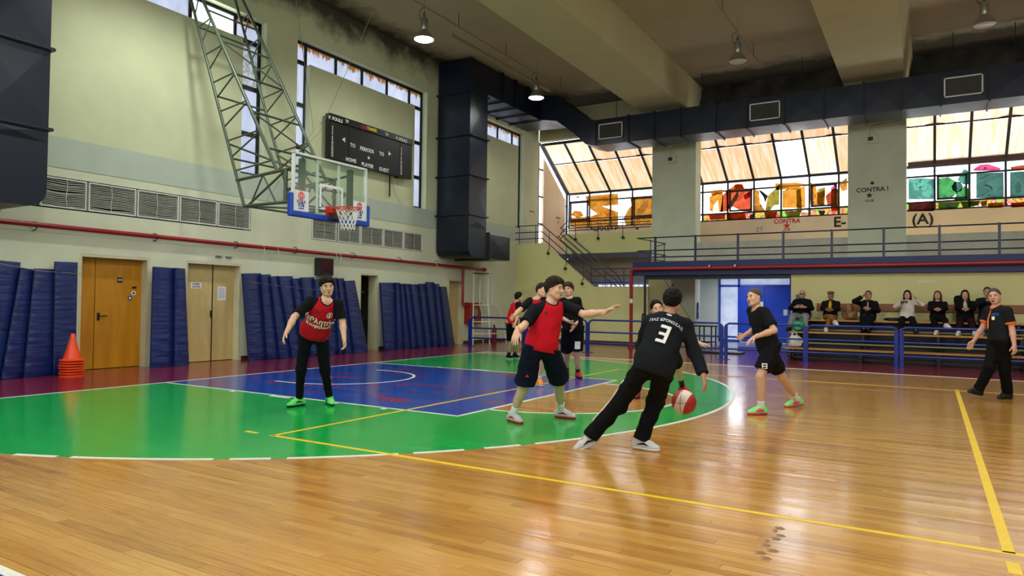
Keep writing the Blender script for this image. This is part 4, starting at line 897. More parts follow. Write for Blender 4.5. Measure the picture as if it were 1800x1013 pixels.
for i, (x, lab) in enumerate(((-.05, 'conduit carrying the two lit lamps along the left ceiling bay'), (6.25, 'thin conduit along the ceiling bay between the beams'), (11.72, 'thin conduit along the ceiling bay right of the right beam'))):
    cd = thing('lighting_conduit', lab, 'conduit', (x, 6, 8.66))
    MB().tube([(x, -3, 8.68), (x, 12.2, 8.68)], .018, 6).build('conduit', M['lcable'], cd)
    for y in (1.5, 5.6, 8.0, 11.5): MB().tube([(x, y, 8.68), (x, y, CEIL)], .008, 5).build('hanger', M['cable'], cd)
tag(box(-.35, -.27, 5.6, 11.2, 8.50, 8.56).build('cable_tray', M['lcable']), 'pale cable tray crossing the ceiling beside the two lit lamps', 'cable tray')

# ---- emergency lamps and marks on the columns
for (x, z, lab) in ((2.72, 6.62, 'beige emergency lamp box high on the first column'), (9.12, 6.63, 'beige emergency lamp box high on the second column')):
    e = thing('emergency_lamp', lab, 'lamp', (x, YF, z))
    box(x-.16, x+.16, YF-.12, YF, z-.14, z+.12).build('housing', M['jamb'], e, bevel=.01); box(x-.13, x+.01, YF-.13, YF-.12, z-.06, z+.06).build('lens', M['black'], e)
    MB().tube([(x-.1, YF-.02, z+.12), (x-.05, YF-.02, z+.42), (x+.06, YF-.02, z+.12)], .008, 5).tube([(x, YF-.01, z+.44), (x+.78, YF-.01, z+.50)], .010, 5).build('cable', M['lcable'], e)
tag(box(3.02, 3.22, YF-.03, YF, 6.20, 6.55).build('junction_box', M['pier'], bevel=.02), 'small painted junction box beside the emergency lamp on the first column', 'box')
def star(o, r, m, parent, nm='star_mark'):
    pts = [(o[0]+r*(1 if k % 2 == 0 else .42)*math.sin(k*PI/5), o[1], o[2]+r*(1 if k % 2 == 0 else .42)*math.cos(k*PI/5)) for k in range(10)]
    return MB().poly(pts, (0, .003, 0)).build(nm, m, parent)
XR = (1, 0, 0)
text('CONTRA !', .19, (9.10, YF-.004, 5.05), XR, UZ, M['print_k'], wall_far, 'spray_lettering'); star((9.02, YF-.006, 4.88), .10, M['print_k'], wall_far); text('CLUB', .10, (9.02, YF-.004, 4.71), XR, UZ, M['print_k'], wall_far, 'spray_lettering')
MB().tube([(9.10, YF-.004, 5.26), (9.10, YF, 5.26)], .05, 14).build('round_spot', M['print_k'], wall_far)
sw_ = [o for o in bpy.data.objects if o.name.startswith('sill_wall')][0]
for s_, px, z_, sz, m_ in (('CONTRA', (1383, 389), None, .22, 'print_r'), ('CLUB', (1383, 404), None, .10, 'print_r'), ('E-', (1476, 391), None, .50, 'print_k'), ('(A)', (1622, 386), None, .50, 'print_k'), ('ΩΛΗΣ ΓΡ', (1065, 402), None, .26, 'print_k'), ('ΣΤ', (1335, 404), None, .2, 'lcable')):
    p = on_y(px, YB-.004); text(s_, sz, p, XR, UZ, M[m_], sw_, 'spray_lettering')
star(on_y((1383, 397), YB-.006), .13, M['print_r'], sw_)

# ---- gallery railing
gr = thing('gallery_railing', 'long navy railing along the edge of the upper gallery', 'railing', (8, 11.9, 2.74))
for z in (3.50, 3.09, 2.88): MB().tube([(2.62, 11.80, z), (16, 11.80, z)], .020, 8).build('rail', M['navy_rail'], gr)
for k in range(11): MB().box(3.22+1.272*k-.03, 3.22+1.272*k+.03, 11.775, 11.825, 2.70, 3.53).build('post', M['navy_rail'], gr)
for z in (3.50, 3.09, 2.88):
    MB().tube([(2.62, 11.8, z), (2.75, 14.2, z+.02), (2.2, 14.9, z-.0)], .018, 8).build('return_rail', M['navy_rail'], gr)
for y in (12.8, 14.2): MB().tube([(2.70, y, 3.52), (2.70, y, 2.80)], .016, 8).build('return_post', M['navy_rail'], gr)
# ---- court barrier
fe = thing('court_barrier', 'blue tubular barrier with three rails between court and bleachers', 'barrier', (8, 8.8, 0))
PX = [-1.75, .25, 2.30, 4.22, 6.12, 8.07, 10.04, 12.0, 13.95, 15.9]; FY = 8.8
for i, x in enumerate(PX):
    dbl = i in (1, 4, 6)
    if dbl:
        for s_ in (-.055, .055): MB().box(x+s_-.04, x+s_+.04, FY-.03, FY+.03, .0, .86).build('post', M['blue_rail'], fe, bevel=.004)
    else: MB().box(x-.055, x+.055, FY-.03, FY+.03, 0, .86).build('post', M['blue_rail'], fe, bevel=.004)
    box(x-.14, x+.14, FY-.09, FY+.09, 0, .012).build('base_plate', M['blue_rail'], fe)
for a, b in zip(PX, PX[1:]):
    a += .03; b -= .03
    MB().tube([(a, FY, .30), (a, FY, .80), (a+.03, FY, .88), (a+.11, FY, .92), (b-.11, FY, .92), (b-.03, FY, .88), (b, FY, .80), (b, FY, .30)], .027, 10).build('top_rail', M['blue_rail'], fe, smooth=True)
    for z in (.58, .27): MB().tube([(a, FY, z), (b, FY, z)], .024, 10).build('rail', M['blue_rail'], fe, smooth=True)

# ---- bleachers
bl = thing('bleacher', 'three tier wooden bleacher on black steel frames behind the barrier', 'bleacher', (11, 10.3, 0))
bx0, bx1 = 7.45, 15.9
TIER = [(9.55, .33), (10.25, .72), (10.95, 1.03)]
for i, (y, z) in enumerate(TIER):
    for a, b in ((bx0, 9.95), (9.96, 12.45), (12.46, bx1)):
        box(a, b, y, y+.17, z-.04, z).build('seat_board', M['bench_wood'], bl, bevel=.006); box(a, b, y+.18, y+.36, z-.04, z).build('seat_board', M['bench_wood'], bl, bevel=.006)
fb = mat('greenish_foot_board', (128, 128, 80), .6)
for y, z in ((9.98, .46), (10.05, .20), (10.68, .78), (10.8, .50)): box(bx0, bx1, y, y+.10, z-.03, z).build('foot_board', fb, bl)
for x in np.arange(bx0+.12, bx1, 1.62):
    mb = MB()
    for y, z in TIER: mb.box(x-.03, x+.03, y+.05, y+.11, 0, z-.04).box(x-.03, x+.03, y+.26, y+.32, 0, z-.04)
    mb.box(x-.025, x+.025, 9.58, 11.3, .02, .07).bar((x, 9.6, .10), (x, 11.2, .95), .05).build('support_frame', M['black'], bl)
for z in (.08, .18): box(bx0, bx1, 9.9, 9.94, z-.03, z+.03).build('cross_rail', M['black'], bl)
box(bx0, bx1, 11.36, 11.40, .02, .98).build('rear_closing_board', M['black'], bl)
for a, b in ((7.92, 9.9), (9.91, 11.9), (11.91, 13.9), (13.91, 15.9)): tag(box(a, b, 11.81, 11.85, 1.27, 1.475).build('backrest_board', M['back_wood'], bevel=.005), 'brown backrest board on the cream wall '+{7.92: 'behind the three men', 9.91: 'behind the three women', 11.91: 'behind the referee', 13.91: 'farthest right, out past the frame'}[a], 'backrest')
tag(box(10.35, 10.75, 11.84, 11.85, 2.03, 2.10).build('wall_plate', M['jamb'], bevel=.002), 'faint beige plate high on the cream wall above the bleachers', 'plate')

# ---- leaning gym mats
def gym_mat(tl, tr, bl_, br, label, grp, left=False, seed=0, zt=None):
    """visible outline in the photo gives where it stands and how far it leans"""
    rg = random.Random(seed); xt, xb = XW+.20, XW+.46
    TL = on_x(tl, xt); TR = on_x(tr, xt); BL = on_x(bl_, xb); BR = on_x(br, xb)
    yt0, yt1, yb0, yb1 = TL[1], TR[1], BL[1], BR[1]
    h0, h1 = TL[2], TR[2]; th = .085; ov = .10
    if not left: yt1 += ov; yb1 += ov
    else: yt1 += .05; yb1 += .05
    U, V = 8, 26
    def front(u, v):
        y = (yb0+(yb1-yb0)*u)*(1-v)+(yt0+(yt1-yt0)*u)*v
        z = (h0+(h1-h0)*u)*v
        x = xb+(xt-xb)*v
        wr = (max(0, .55-v)/.55)**1.2
        x += .020*wr*math.sin(v*50+u*3.0+seed*1.7)*(.6+.4*math.sin(u*7+seed)) + .004*math.sin(u*PI)
        x -= (.11*(u-.5))*(-1 if False else 1)+.03
        e = min(u, 1-u, v*2, (1-v)*2.0); x -= .018*max(0, 1-e*9)
        return np.array([x, y, max(z, .004)])
    vs = []; fs = []
    for j in range(V+1):
        for i in range(U+1): vs.append(front(i/U, j/V))
    n0 = len(vs)
    for j in range(V+1):
        for i in range(U+1): p = front(i/U, j/V).copy(); e = .11*((i/U)-.5); p[0] = (xb+(xt-xb)*j/V)-e-.03-th; p[2] += .0; vs.append(p)
    W_ = U+1
    for j in range(V):
        for i in range(U):
            a = j*W_+i; fs.append((a, a+1, a+1+W_, a+W_)); b = a+n0; fs.append((b, b+W_, b+1+W_, b+1))
    for j in range(V):
        a = j*W_; fs.append((a, a+W_, a+W_+n0, a+n0)); a += U; fs.append((a, a+n0, a+W_+n0, a+W_))
    for i in range(U): fs.append((i, i+n0, i+1+n0, i+1)); a = V*W_+i; fs.append((a, a+1, a+1+n0, a+n0))
    t = thing('gym_mat', label, 'gym mat', (xb, (yb0+yb1)/2, 0), grp)
    MB().add(vs, fs).build('mat_body', M['mat_blue'], t, smooth=True)
    MB().tube([front(0, v)+np.array([-.012, -.004, 0]) for v in np.linspace(0.01, .995, 16)], .007, 5).build('seam', M['mat_edge'], t)
    return t
G = 'blue vinyl gym mats leaning on the left wall'
g0 = [((-30, 455), (36, 461), (-80, 668), (4, 664)), ((38, 471), (61, 473), (4, 664), (42, 663)), ((62, 472), (111, 474), (43, 664), (93, 660)), ((98, 460), (137, 461), (95, 657), (133, 654))]
for i, (q, l) in enumerate(zip(g0, ('blue mat cut by the left edge of the photo', 'narrow blue mat second from the left edge', 'third blue mat from the left edge', 'tall blue mat behind the stack of cones, beside the orange door'))): gym_mat(*q, l, G, True, i)
g1 = [((271, 469), (308, 471), (266, 646), (307, 643)), ((309, 471), (327, 472), (308, 643), (334, 641))]
for i, (q, l) in enumerate(zip(g1, ('left of the two blue mats between the orange and the cream doors', 'right of the two blue mats between the orange and the cream doors'))): gym_mat(*q, l, G, True, 10+i)
tx = [427, 459, 476, 491, 515, 530, 553, 569, 588, 595, 606, 625]; ty = [481, 483, 486, 486, 490, 488, 491, 490, 489, 490, 494]
bx = [439, 471, 493, 515, 533, 548, 565, 581, 597, 608, 624, 648]
o_ = ['first', 'second', 'third', 'fourth', 'fifth', 'sixth', 'seventh', 'eighth', 'ninth', 'tenth', 'last']
for i in range(11):
    by = 634-(bx[i]-439)*.082
    gym_mat((tx[i], ty[i]), (tx[i+1]-1, ty[i]-1), (bx[i], by), (bx[i+1], by-1.5), '%s blue mat from the left in the long row right of the cream double door' % o_[i], G, False, 20+i)
tx = [669, 697, 705, 713, 723, 738, 750, 765, 774, 787]; ty = [497, 497, 499, 499, 500, 499, 496, 499, 504]; bx = [677, 700, 713, 725, 737, 750, 763, 775, 787, 801]
for i in range(9):
    by = 617-(bx[i]-677)*.07
    gym_mat((tx[i], ty[i]), (tx[i+1]-.6, ty[i]), (bx[i], by), (bx[i+1], by-1), '%s blue mat from the left in the row between the dark doorway and the duct' % (o_[i] if i < 8 else 'last'), G, False, 40+i)
for a, b, lab in (((-3.9, 1.93), (-2.45, 1.80), 'thin string tied across the mats at the far left'), ((1.15, 1.77), (4.9, 1.62), 'thin string tied across the long row of mats'), ((5.75, 1.70), (9.1, 1.62), 'thin string tied across the right row of mats')):
    tag(MB().tube([(XW+.215, a[0], a[1]), (XW+.24, (a[0]+b[0])/2, (a[1]+b[1])/2-.05), (XW+.215, b[0], b[1])], .004, 5).build('string', M['lcable']), lab, 'string')

# ---- stacked cones
cx_, cy_ = -2.10, -2.85
for k in range(7):
    z = .045*k; c = thing('traffic_cone', ('orange traffic cone, %s of the stack by the orange door' % ('topmost' if k == 6 else 'bottom one' if k == 0 else ['', 'second', 'third', 'fourth', 'fifth', 'sixth'][k]+' from the floor')), 'cone', (cx_, cy_, z), 'stacked orange cones')
    j = random.Random(k); dx, dy = j.uniform(-.008, .008), j.uniform(-.008, .008)
    r_ = .17
    MB().lathe([(.195, .0), (.195, .020), (.155, .028), (.14, .034)], (cx_+dx, cy_+dy, z), 8 if False else 24).build('cone_base', M['orange'], c, smooth=True)
    MB().lathe([(.138, .033), (.10, .17), (.045, .40), (.030, .465), (.024, .47), (.022, .46), (.038, .39), (.095, .16), (.132, .034)], (cx_+dx, cy_+dy, z), 24, caps=False).build('cone_body', M['orange'], c, smooth=True)
    if k == 6: MB().lathe([(.0755, .26), (.0655, .305)], (cx_+dx, cy_+dy, z), 24, caps=False).build('cone_label', M['lcable'], c)

# ---- small things near the bleachers
bg_ = thing('carrier_bag', 'green plastic carrier bag on the end of the bleacher', 'bag', (7.62, 10.35, .72))
def blob(c, r, seed, n=14, amp=.12, squ=1.0):
    rg = random.Random(seed); vs = []; fs = []; ph = [rg.uniform(0, 6) for _ in range(6)]
    for i in range(n+1):
        th = PI*i/n
        for k in range(2*n):
            a = PI*k/n; d = 1+amp*(math.sin(3*a+ph[0]+2*th)+.6*math.sin(5*a+ph[1]-3*th)+.5*math.sin(7*th+ph[2]))
            sx_ = math.sin(th)**.7; vs.append((c[0]+r[0]*d*sx_*math.cos(a), c[1]+r[1]*d*sx_*math.sin(a), c[2]+r[2]*(math.cos(th)*abs(math.cos(th))**(-.3 if abs(math.cos(th)) > 1e-3 else 0))*(1+amp*.3*math.sin(a*2))))
    for i in range(n):
        for k in range(2*n): fs.append((i*2*n+k, i*2*n+(k+1) % (2*n), (i+1)*2*n+(k+1) % (2*n), (i+1)*2*n+k))
    return MB().add(vs, fs)
blob((7.66, 10.42, .86), (.15, .11, .13), 1).build('bag_body', mat('green_plastic', (30, 150, 96), .4, var=.2, vs=12), bg_, smooth=True)
MB().tube([(7.56, 10.42, .95), (7.58, 10.42, 1.08), (7.64, 10.42, 1.12), (7.72, 10.42, 1.06), (7.74, 10.42, .95)], .012, 6).build('handle', M['g_cl'] if False else mat('green_handle', (40, 160, 110), .4), bg_)
wb = thing('carrier_bag', 'white plastic bag on the lowest bleacher board below the green bag', 'bag', (7.66, 9.75, .33))
blob((7.68, 9.78, .48), (.16, .11, .15), 5).build('bag_body', mat('white_plastic', (206, 206, 196), .45, var=.1, vs=10), wb, smooth=True)
MB().tube([(7.6, 9.78, .58), (7.63, 9.78, .70), (7.70, 9.78, .71), (7.74, 9.78, .58)], .012, 6).build('handle', M['paper'], wb)
cr = tag(MB().tube([(7.22, 10.9, .03), (7.44, 11.72, 1.62)], .018, 8).box(7.40, 7.50, 11.68, 11.80, 1.45, 1.72).build('leaning_squeegee', mat('grey_handle', (86, 88, 92), .5)), 'grey pole leaning on the wall beside the blue door', 'pole')
br = thing('handbag', 'brown bag slumped on the top bench beside the man in the flat cap', 'bag', (8.85, 11.15, 1.03))
blob((8.84, 11.18, 1.15), (.20, .12, .13), 9).build('bag_body', mat('brown_leather', (122, 84, 46), .5, var=.3, vs=9), br, smooth=True)
blob((8.80, 11.2, 1.33), (.10, .08, .14), 12).build('bag_flap', mat('tan_fabric', (134, 98, 58), .7, var=.3, vs=9), br, smooth=True)
wt = tag(blob((9.02, 11.2, 1.13), (.07, .06, .10), 15).build('paper_bag', mat('cream_bag', (170, 160, 124), .7), smooth=True), 'small cream bag on the top bench, right of the brown bag', 'bag')
jk = tag(blob((9.88, 11.12, 1.07), (.24, .12, .045), 17, amp=.2).build('folded_jacket', mat('black_cloth', (18, 18, 20), .8), smooth=True), 'black jacket lying folded on the top bench between the man and the woman in white', 'jacket')
tb = thing('black_table', 'small black framed table beyond the barrier by the blue doors', 'table', (4.0, 14.6, 0))
for x in (3.55, 4.35):
    for y in (14.2, 14.75): box(x-.02, x+.02, y-.02, y+.02, 0, .66).build('leg', M['black'], tb)
box(3.50, 4.40, 14.15, 14.80, .66, .70).build('table_top', M['black'], tb)
for y in (14.2, 14.75): box(3.55, 4.35, y-.015, y+.015, .12, .16).build('cross_bar', M['black'], tb); box(3.93, 3.97, y-.015, y+.015, .16, .66).build('middle_bar', M['black'], tb)
tag(box(4.75, 6.05, 10.9, 11.5, .0, .045).build('floor_ramp', M['black'], bevel=.01), 'flat black board on the floor just behind the barrier at the entrance', 'board')
bp = thing('sliding_gate_post', 'thin black post with hanging chain beside the red pipe', 'post', (2.86, 11.8, 0))
box(2.83, 2.89, 11.86, 11.92, 0, 2.30).build('post', M['black'], bp); MB().tube([(2.82, 11.82, 1.1), (2.80, 11.82, .92), (2.84, 11.82, .80)], .03, 8).build('padlock', M['black'], bp)

rb = thing('backpack', 'black backpack on the bleacher at the right edge of the photo', 'bag', (12.05, 10.35, .72))
blob((12.08, 10.4, .92), (.16, .12, .19), 31, amp=.08).build('bag_body', mat('black_nylon', (20, 20, 23), .6), rb, smooth=True)
MB().tube([(12.0, 10.29, .84), (12.0, 10.24, .98), (12.02, 10.30, 1.10)], .014, 6).build('strap', M['black'], rb)
# ---- the ball in play
BC = at_depth((1202, 707), 6.75)
ba = thing('basketball', 'red and white basketball bouncing beside the dribbling player in black', 'ball', BC)
def sphere_mb(c, r, nu=24, nv=16):
    vs = [(c[0], c[1], c[2]+r)]; fs = []
    for i in range(1, nv):
        for k in range(nu): vs.append((c[0]+r*math.sin(PI*i/nv)*math.cos(2*PI*k/nu), c[1]+r*math.sin(PI*i/nv)*math.sin(2*PI*k/nu), c[2]+r*math.cos(PI*i/nv)))
    vs.append((c[0], c[1], c[2]-r))
    for k in range(nu): fs.append((0, 1+k, 1+(k+1) % nu)); b = 1+(nv-2)*nu; fs.append((b+(k+1) % nu, b+k, len(vs)-1))
    for i in range(nv-2):
        for k in range(nu): a = 1+i*nu; fs.append((a+k, a+nu+k, a+nu+(k+1) % nu, a+(k+1) % nu))
    return MB().add(vs, fs)
tcol = NT('ball_panels'); xx, yy, zz = tcol.xyz(tcol.node('ShaderNodeTexCoord').outputs['Object'])
q = tcol.math('LESS_THAN', tcol.math('ABSOLUTE', tcol.math('ADD', tcol.math('MULTIPLY', xx, .9), tcol.math('MULTIPLY', zz, -.35))), .045)
tcol.col(tcol.mix(q, S((168, 34, 30)), S((226, 206, 190)))); tcol.b.inputs['Roughness'].default_value = .5; tcol.bump(tcol.noise(260, detail=1), .3, .002)
sphere_mb(BC, .119).build('ball_skin', tcol.m, ba, smooth=True)
for ax in range(3):
    pts = []
    for k in range(32):
        a = 2*PI*k/32; v = [(math.cos(a), math.sin(a), 0), (math.cos(a), 0, math.sin(a)), (0, math.cos(a), math.sin(a))][ax]; pts.append(BC+.1187*np.array(v))
    MB().tube(pts, .0022, 5, closed=True).build('ball_seam', M['black'], ba)

# ================================================================== PEOPLE
def nz(v): v = np.asarray(v, float); return v/(np.linalg.norm(v)+1e-12)
class Field:
    def __init__(s, lo, hi, h):
        s.h = h; s.lo = np.asarray(lo, float)-2*h; n = np.ceil((np.asarray(hi)+2*h-s.lo)/h).astype(int)+1; s.n = n
        s.F = np.full(n, .5, np.float32)
        s.ax = [s.lo[i]+h*np.arange(n[i]) for i in range(3)]
    def sl(s, lo, hi, m):
        a = np.clip(np.floor((lo-m-s.lo)/s.h).astype(int), 0, s.n); b = np.clip(np.ceil((hi+m-s.lo)/s.h).astype(int)+1, 0, s.n)
        ix = tuple(slice(a[i], b[i]) for i in range(3))
        return ix, s.ax[0][ix[0]][:, None, None], s.ax[1][ix[1]][None, :, None], s.ax[2][ix[2]][None, None, :]
    def comb(s, ix, d, k, sub=False):
        A = s.F[ix]
        if sub:
            d = -d
            if k > 0: hh = np.maximum(k-np.abs(A-d), 0)/k; s.F[ix] = np.maximum(A, d)+hh*hh*k*.25
            else: s.F[ix] = np.maximum(A, d)
        else:
            if k > 0: hh = np.maximum(k-np.abs(A-d), 0)/k; s.F[ix] = np.minimum(A, d)-hh*hh*k*.25
            else: s.F[ix] = np.minimum(A, d)
    def cone(s, a, b, r1, r2, k=.02, t0=None, t1=None, sub=False):
        a = np.asarray(a, float); b = np.asarray(b, float); R = max(r1, r2)
        ix, X, Y, Z = s.sl(np.minimum(a, b)-R, np.maximum(a, b)+R, .05+k)
        if 0 in s.F[ix].shape: return s
        ab = b-a; L2 = ab @ ab+1e-12; px, py, pz = X-a[0], Y-a[1], Z-a[2]
        tr = (px*ab[0]+py*ab[1]+pz*ab[2])/L2; t = np.clip(tr, 0, 1)
        d = np.sqrt((px-ab[0]*t)**2+(py-ab[1]*t)**2+(pz-ab[2]*t)**2)-(r1+(r2-r1)*t)
        L = math.sqrt(L2)
        if t1 is not None: d = np.maximum(d, (tr-t1)*L)
        if t0 is not None: d = np.maximum(d, (t0-tr)*L)
        s.comb(ix, d.astype(np.float32), k, sub); return s
    def ell(s, c, fr, r, k=.02, sub=False):
        c = np.asarray(c, float); R = max(r); ix, X, Y, Z = s.sl(c-R, c+R, .05+k)
        if 0 in s.F[ix].shape: return s
        p = (X-c[0], Y-c[1], Z-c[2]); q = [sum(p[i]*f[i] for i in range(3)) for f in fr]
        k0 = np.sqrt(sum((q[i]/r[i])**2 for i in range(3))); k1 = np.sqrt(sum((q[i]/r[i]**2)**2 for i in range(3)))+1e-9
        s.comb(ix, (k0*(k0-1)/k1).astype(np.float32), k, sub); return s
    def plane(s, p, n):      # keep the side the normal points away from
        n = nz(n); d = (s.ax[0][:, None, None]-p[0])*n[0]+(s.ax[1][None, :, None]-p[1])*n[1]+(s.ax[2][None, None, :]-p[2])*n[2]
        s.F = np.maximum(s.F, d.astype(np.float32)); return s
    def wrinkle(s, amp, f, seed=0.0, fr=None):
        X, Y, Z = s.ax[0][:, None, None], s.ax[1][None, :, None], s.ax[2][None, None, :]
        w = np.sin(f*(X*.9+Y*.5+Z*.7)+seed+1.7*np.sin(f*.43*(Z-X)+seed))*np.sin(f*.6*(Y*1.1-X*.6+Z*.5)+2*seed)+.6*np.sin(f*1.7*(Z*.8+X*.4-Y*.7)+3*seed)
        s.F += (amp*w).astype(np.float32); return s
    def mesh(s):
        F = s.F; S_ = F < 0
        C8 = sum(S_[i:F.shape[0]-1+i, j:F.shape[1]-1+j, k:F.shape[2]-1+k].astype(np.int8) for i in (0, 1) for j in (0, 1) for k in (0, 1))
        act = np.argwhere((C8 > 0) & (C8 < 8))
        if len(act) == 0: return np.zeros((0, 3)), np.zeros((0, 4), int)
        idx = -np.ones(C8.shape, int); idx[tuple(act.T)] = np.arange(len(act))
        V = np.zeros((len(act), 3)); cnt = np.zeros(len(act))
        cor = {(i, j, k): F[act[:, 0]+i, act[:, 1]+j, act[:, 2]+k] for i in (0, 1) for j in (0, 1) for k in (0, 1)}
        for a in cor:
            for d in range(3):
                if a[d] == 0:
                    b = list(a); b[d] = 1; b = tuple(b); fa, fb = cor[a], cor[b]; m = (fa < 0) != (fb < 0)
                    t = np.where(m, fa/(fa-fb+1e-12), 0); p = np.zeros((len(act), 3)); p += a; p[:, d] += t
                    V[m] += p[m]; cnt[m] += 1
        V = s.lo+s.h*(act+V/cnt[:, None]); Q = []
        for d in range(3):
            e, f = (d+1) % 3, (d+2) % 3
            lo = [slice(None)]*3; hi = [slice(None)]*3; lo[d] = slice(0, -1); hi[d] = slice(1, None)
            m = S_[tuple(lo)] != S_[tuple(hi)]; pts = np.argwhere(m)
            pts = pts[(pts[:, e] > 0) & (pts[:, f] > 0) & (pts[:, e] < F.shape[e]-1) & (pts[:, f] < F.shape[f]-1)]
            ins = S_[tuple(pts.T)]; r = []
            for de, df in ((-1, -1), (0, -1), (0, 0), (-1, 0)):
                q = pts.copy(); q[:, e] += de; q[:, f] += df; r.append(idx[tuple(q.T)])
            q = np.stack(r, 1); q[~ins] = q[~ins][:, ::-1]; Q.append(q)
        return V, np.concatenate(Q)
def to_obj(name, parts, m, parent, **props):
    off = wloc(parent); V = []; Q = []; b = 0
    for v, q in parts: V.append(v-off); Q.append(q+b); b += len(v)
    V = np.concatenate(V); Q = np.concatenate(Q); me = bpy.data.meshes.new(name)
    me.vertices.add(len(V)); me.vertices.foreach_set('co', V.astype(np.float32).ravel())
    me.loops.add(Q.size); me.loops.foreach_set('vertex_index', Q.ravel().astype(np.int32))
    me.polygons.add(len(Q)); me.polygons.foreach_set('loop_start', np.arange(0, Q.size, 4, dtype=np.int32))
    me.update(calc_edges=True); me.validate(); me.polygons.foreach_set('use_smooth', [True]*len(me.polygons)); me.materials.append(m)
    o = bpy.data.objects.new(name, me); C.objects.link(o); o.parent = parent
    for k, v in props.items(): o[k] = v
    return o
def jpx(par, px, L, sg=0):
    r = ray(px); o = CAMP-par; A = r @ r; B = 2*(o @ r); Cc = o @ o-L*L; D = B*B-4*A*Cc
    if D <= 0: q = CAMP+r*(-B/(2*A)); return par+nz(q-par)*L
    s_ = math.sqrt(D); t = (-B+sg*s_)/(2*A) if sg else -B/(2*A)
    q = CAMP+r*t; return q
def ik(a, c, L1, L2, pole=None, px=None):
    a = np.asarray(a, float); c = np.asarray(c, float); d = c-a; D = np.linalg.norm(d)
    if D > (L1+L2)*.995: L1 = L1*D/((L1+L2)*.995); L2 = D/.995-L1
    u = d/D; x = (L1*L1-L2*L2+D*D)/(2*D); r = math.sqrt(max(L1*L1-x*x, 0)); e = nz(np.cross(u, [.3, .2, .9])); f = np.cross(u, e); m = a+u*x
    if px is None: p = np.asarray(pole, float); p = p-u*(p @ u); return m+nz(p)*r
    best = None
    for k in range(72):
        q = m+r*(e*math.cos(k*PI/36)+f*math.sin(k*PI/36)); c_ = np.linalg.norm(pix(q)-np.asarray(px))-(6*nz(pole) @ nz(q-m) if pole is not None else 0)
        if best is None or c_ < best[0]: best = (c_, q)
    return best[1]
SKIN = {}
def skin(rgb=(206, 160, 130)):
    if rgb not in SKIN:
        t = NT('skin'); c = S(rgb); t.col(t.ramp(t.noise(14), [(.3, tuple(x*.88 for x in c)), (.7, c)])); t.b.inputs['Roughness'].default_value = .5
        t.b.inputs['Subsurface Weight'].default_value = .0; SKIN[rgb] = t.m
    return SKIN[rgb]
CL = {}
def cloth(rgb, rough=.75):
    if rgb not in CL: CL[rgb] = mat('fabric', rgb, .85 if rough > .6 else rough, var=.18, vs=9, bump=.2, bs=140, spec=.12 if rough > .55 else .4)
    return CL[rgb]
def hand_parts(W, d, n, s_, curl, h, S=1.0, spread=.06):
    """palm, five fingers of unequal length, thumb off the side; n = the way the palm faces, s_ = thumb side"""
    d = nz(d); n = nz(n-d*(n @ d)); s_ = nz(s_-d*(s_ @ d)-n*(s_ @ n))
    F = Field(W-.2*S, W+.2*S, h)
    F.cone(W-d*.045, W+d*.02, .024*S, .024*S, .01)
    off = [.030, .010, -.010, -.029]; ln = [.088, .092, .088, .080]; fl = [.070, .078, .073, .056]
    for i in range(4):
        K = W+d*ln[i]*S+s_*off[i]*S; F.cone(W+d*.012+s_*off[i]*.5*S, K, .0145*S, .0118*S, .014)
        a = curl*(.75+.12*i); p = K; g = nz(d+s_*spread*(1.5-i))
        for j, fr_ in enumerate((.46, .30, .24)):
            aa = a*(.55+.75*j); g2 = g*math.cos(aa)+n*math.sin(aa); q = p+g2*fl[i]*fr_*S; F.cone(p, q, (.0092-.0008*j)*S, (.0085-.0008*j)*S, .004); p = q
    B = W+d*.022*S+s_*.022*S; q = B+(s_*.62+d*.7+n*.25)*.040*S; F.cone(B, q, .014*S, .011*S, .012); e_ = q+nz(d*.9+s_*.3+n*(.2+.5*curl))*.030*S; F.cone(q, e_, .0105*S, .0095*S, .004); F.cone(e_, e_+nz(d+n*(.2+.8*curl))*.024*S, .0095*S, .008*S, .004)
    return F.mesh()
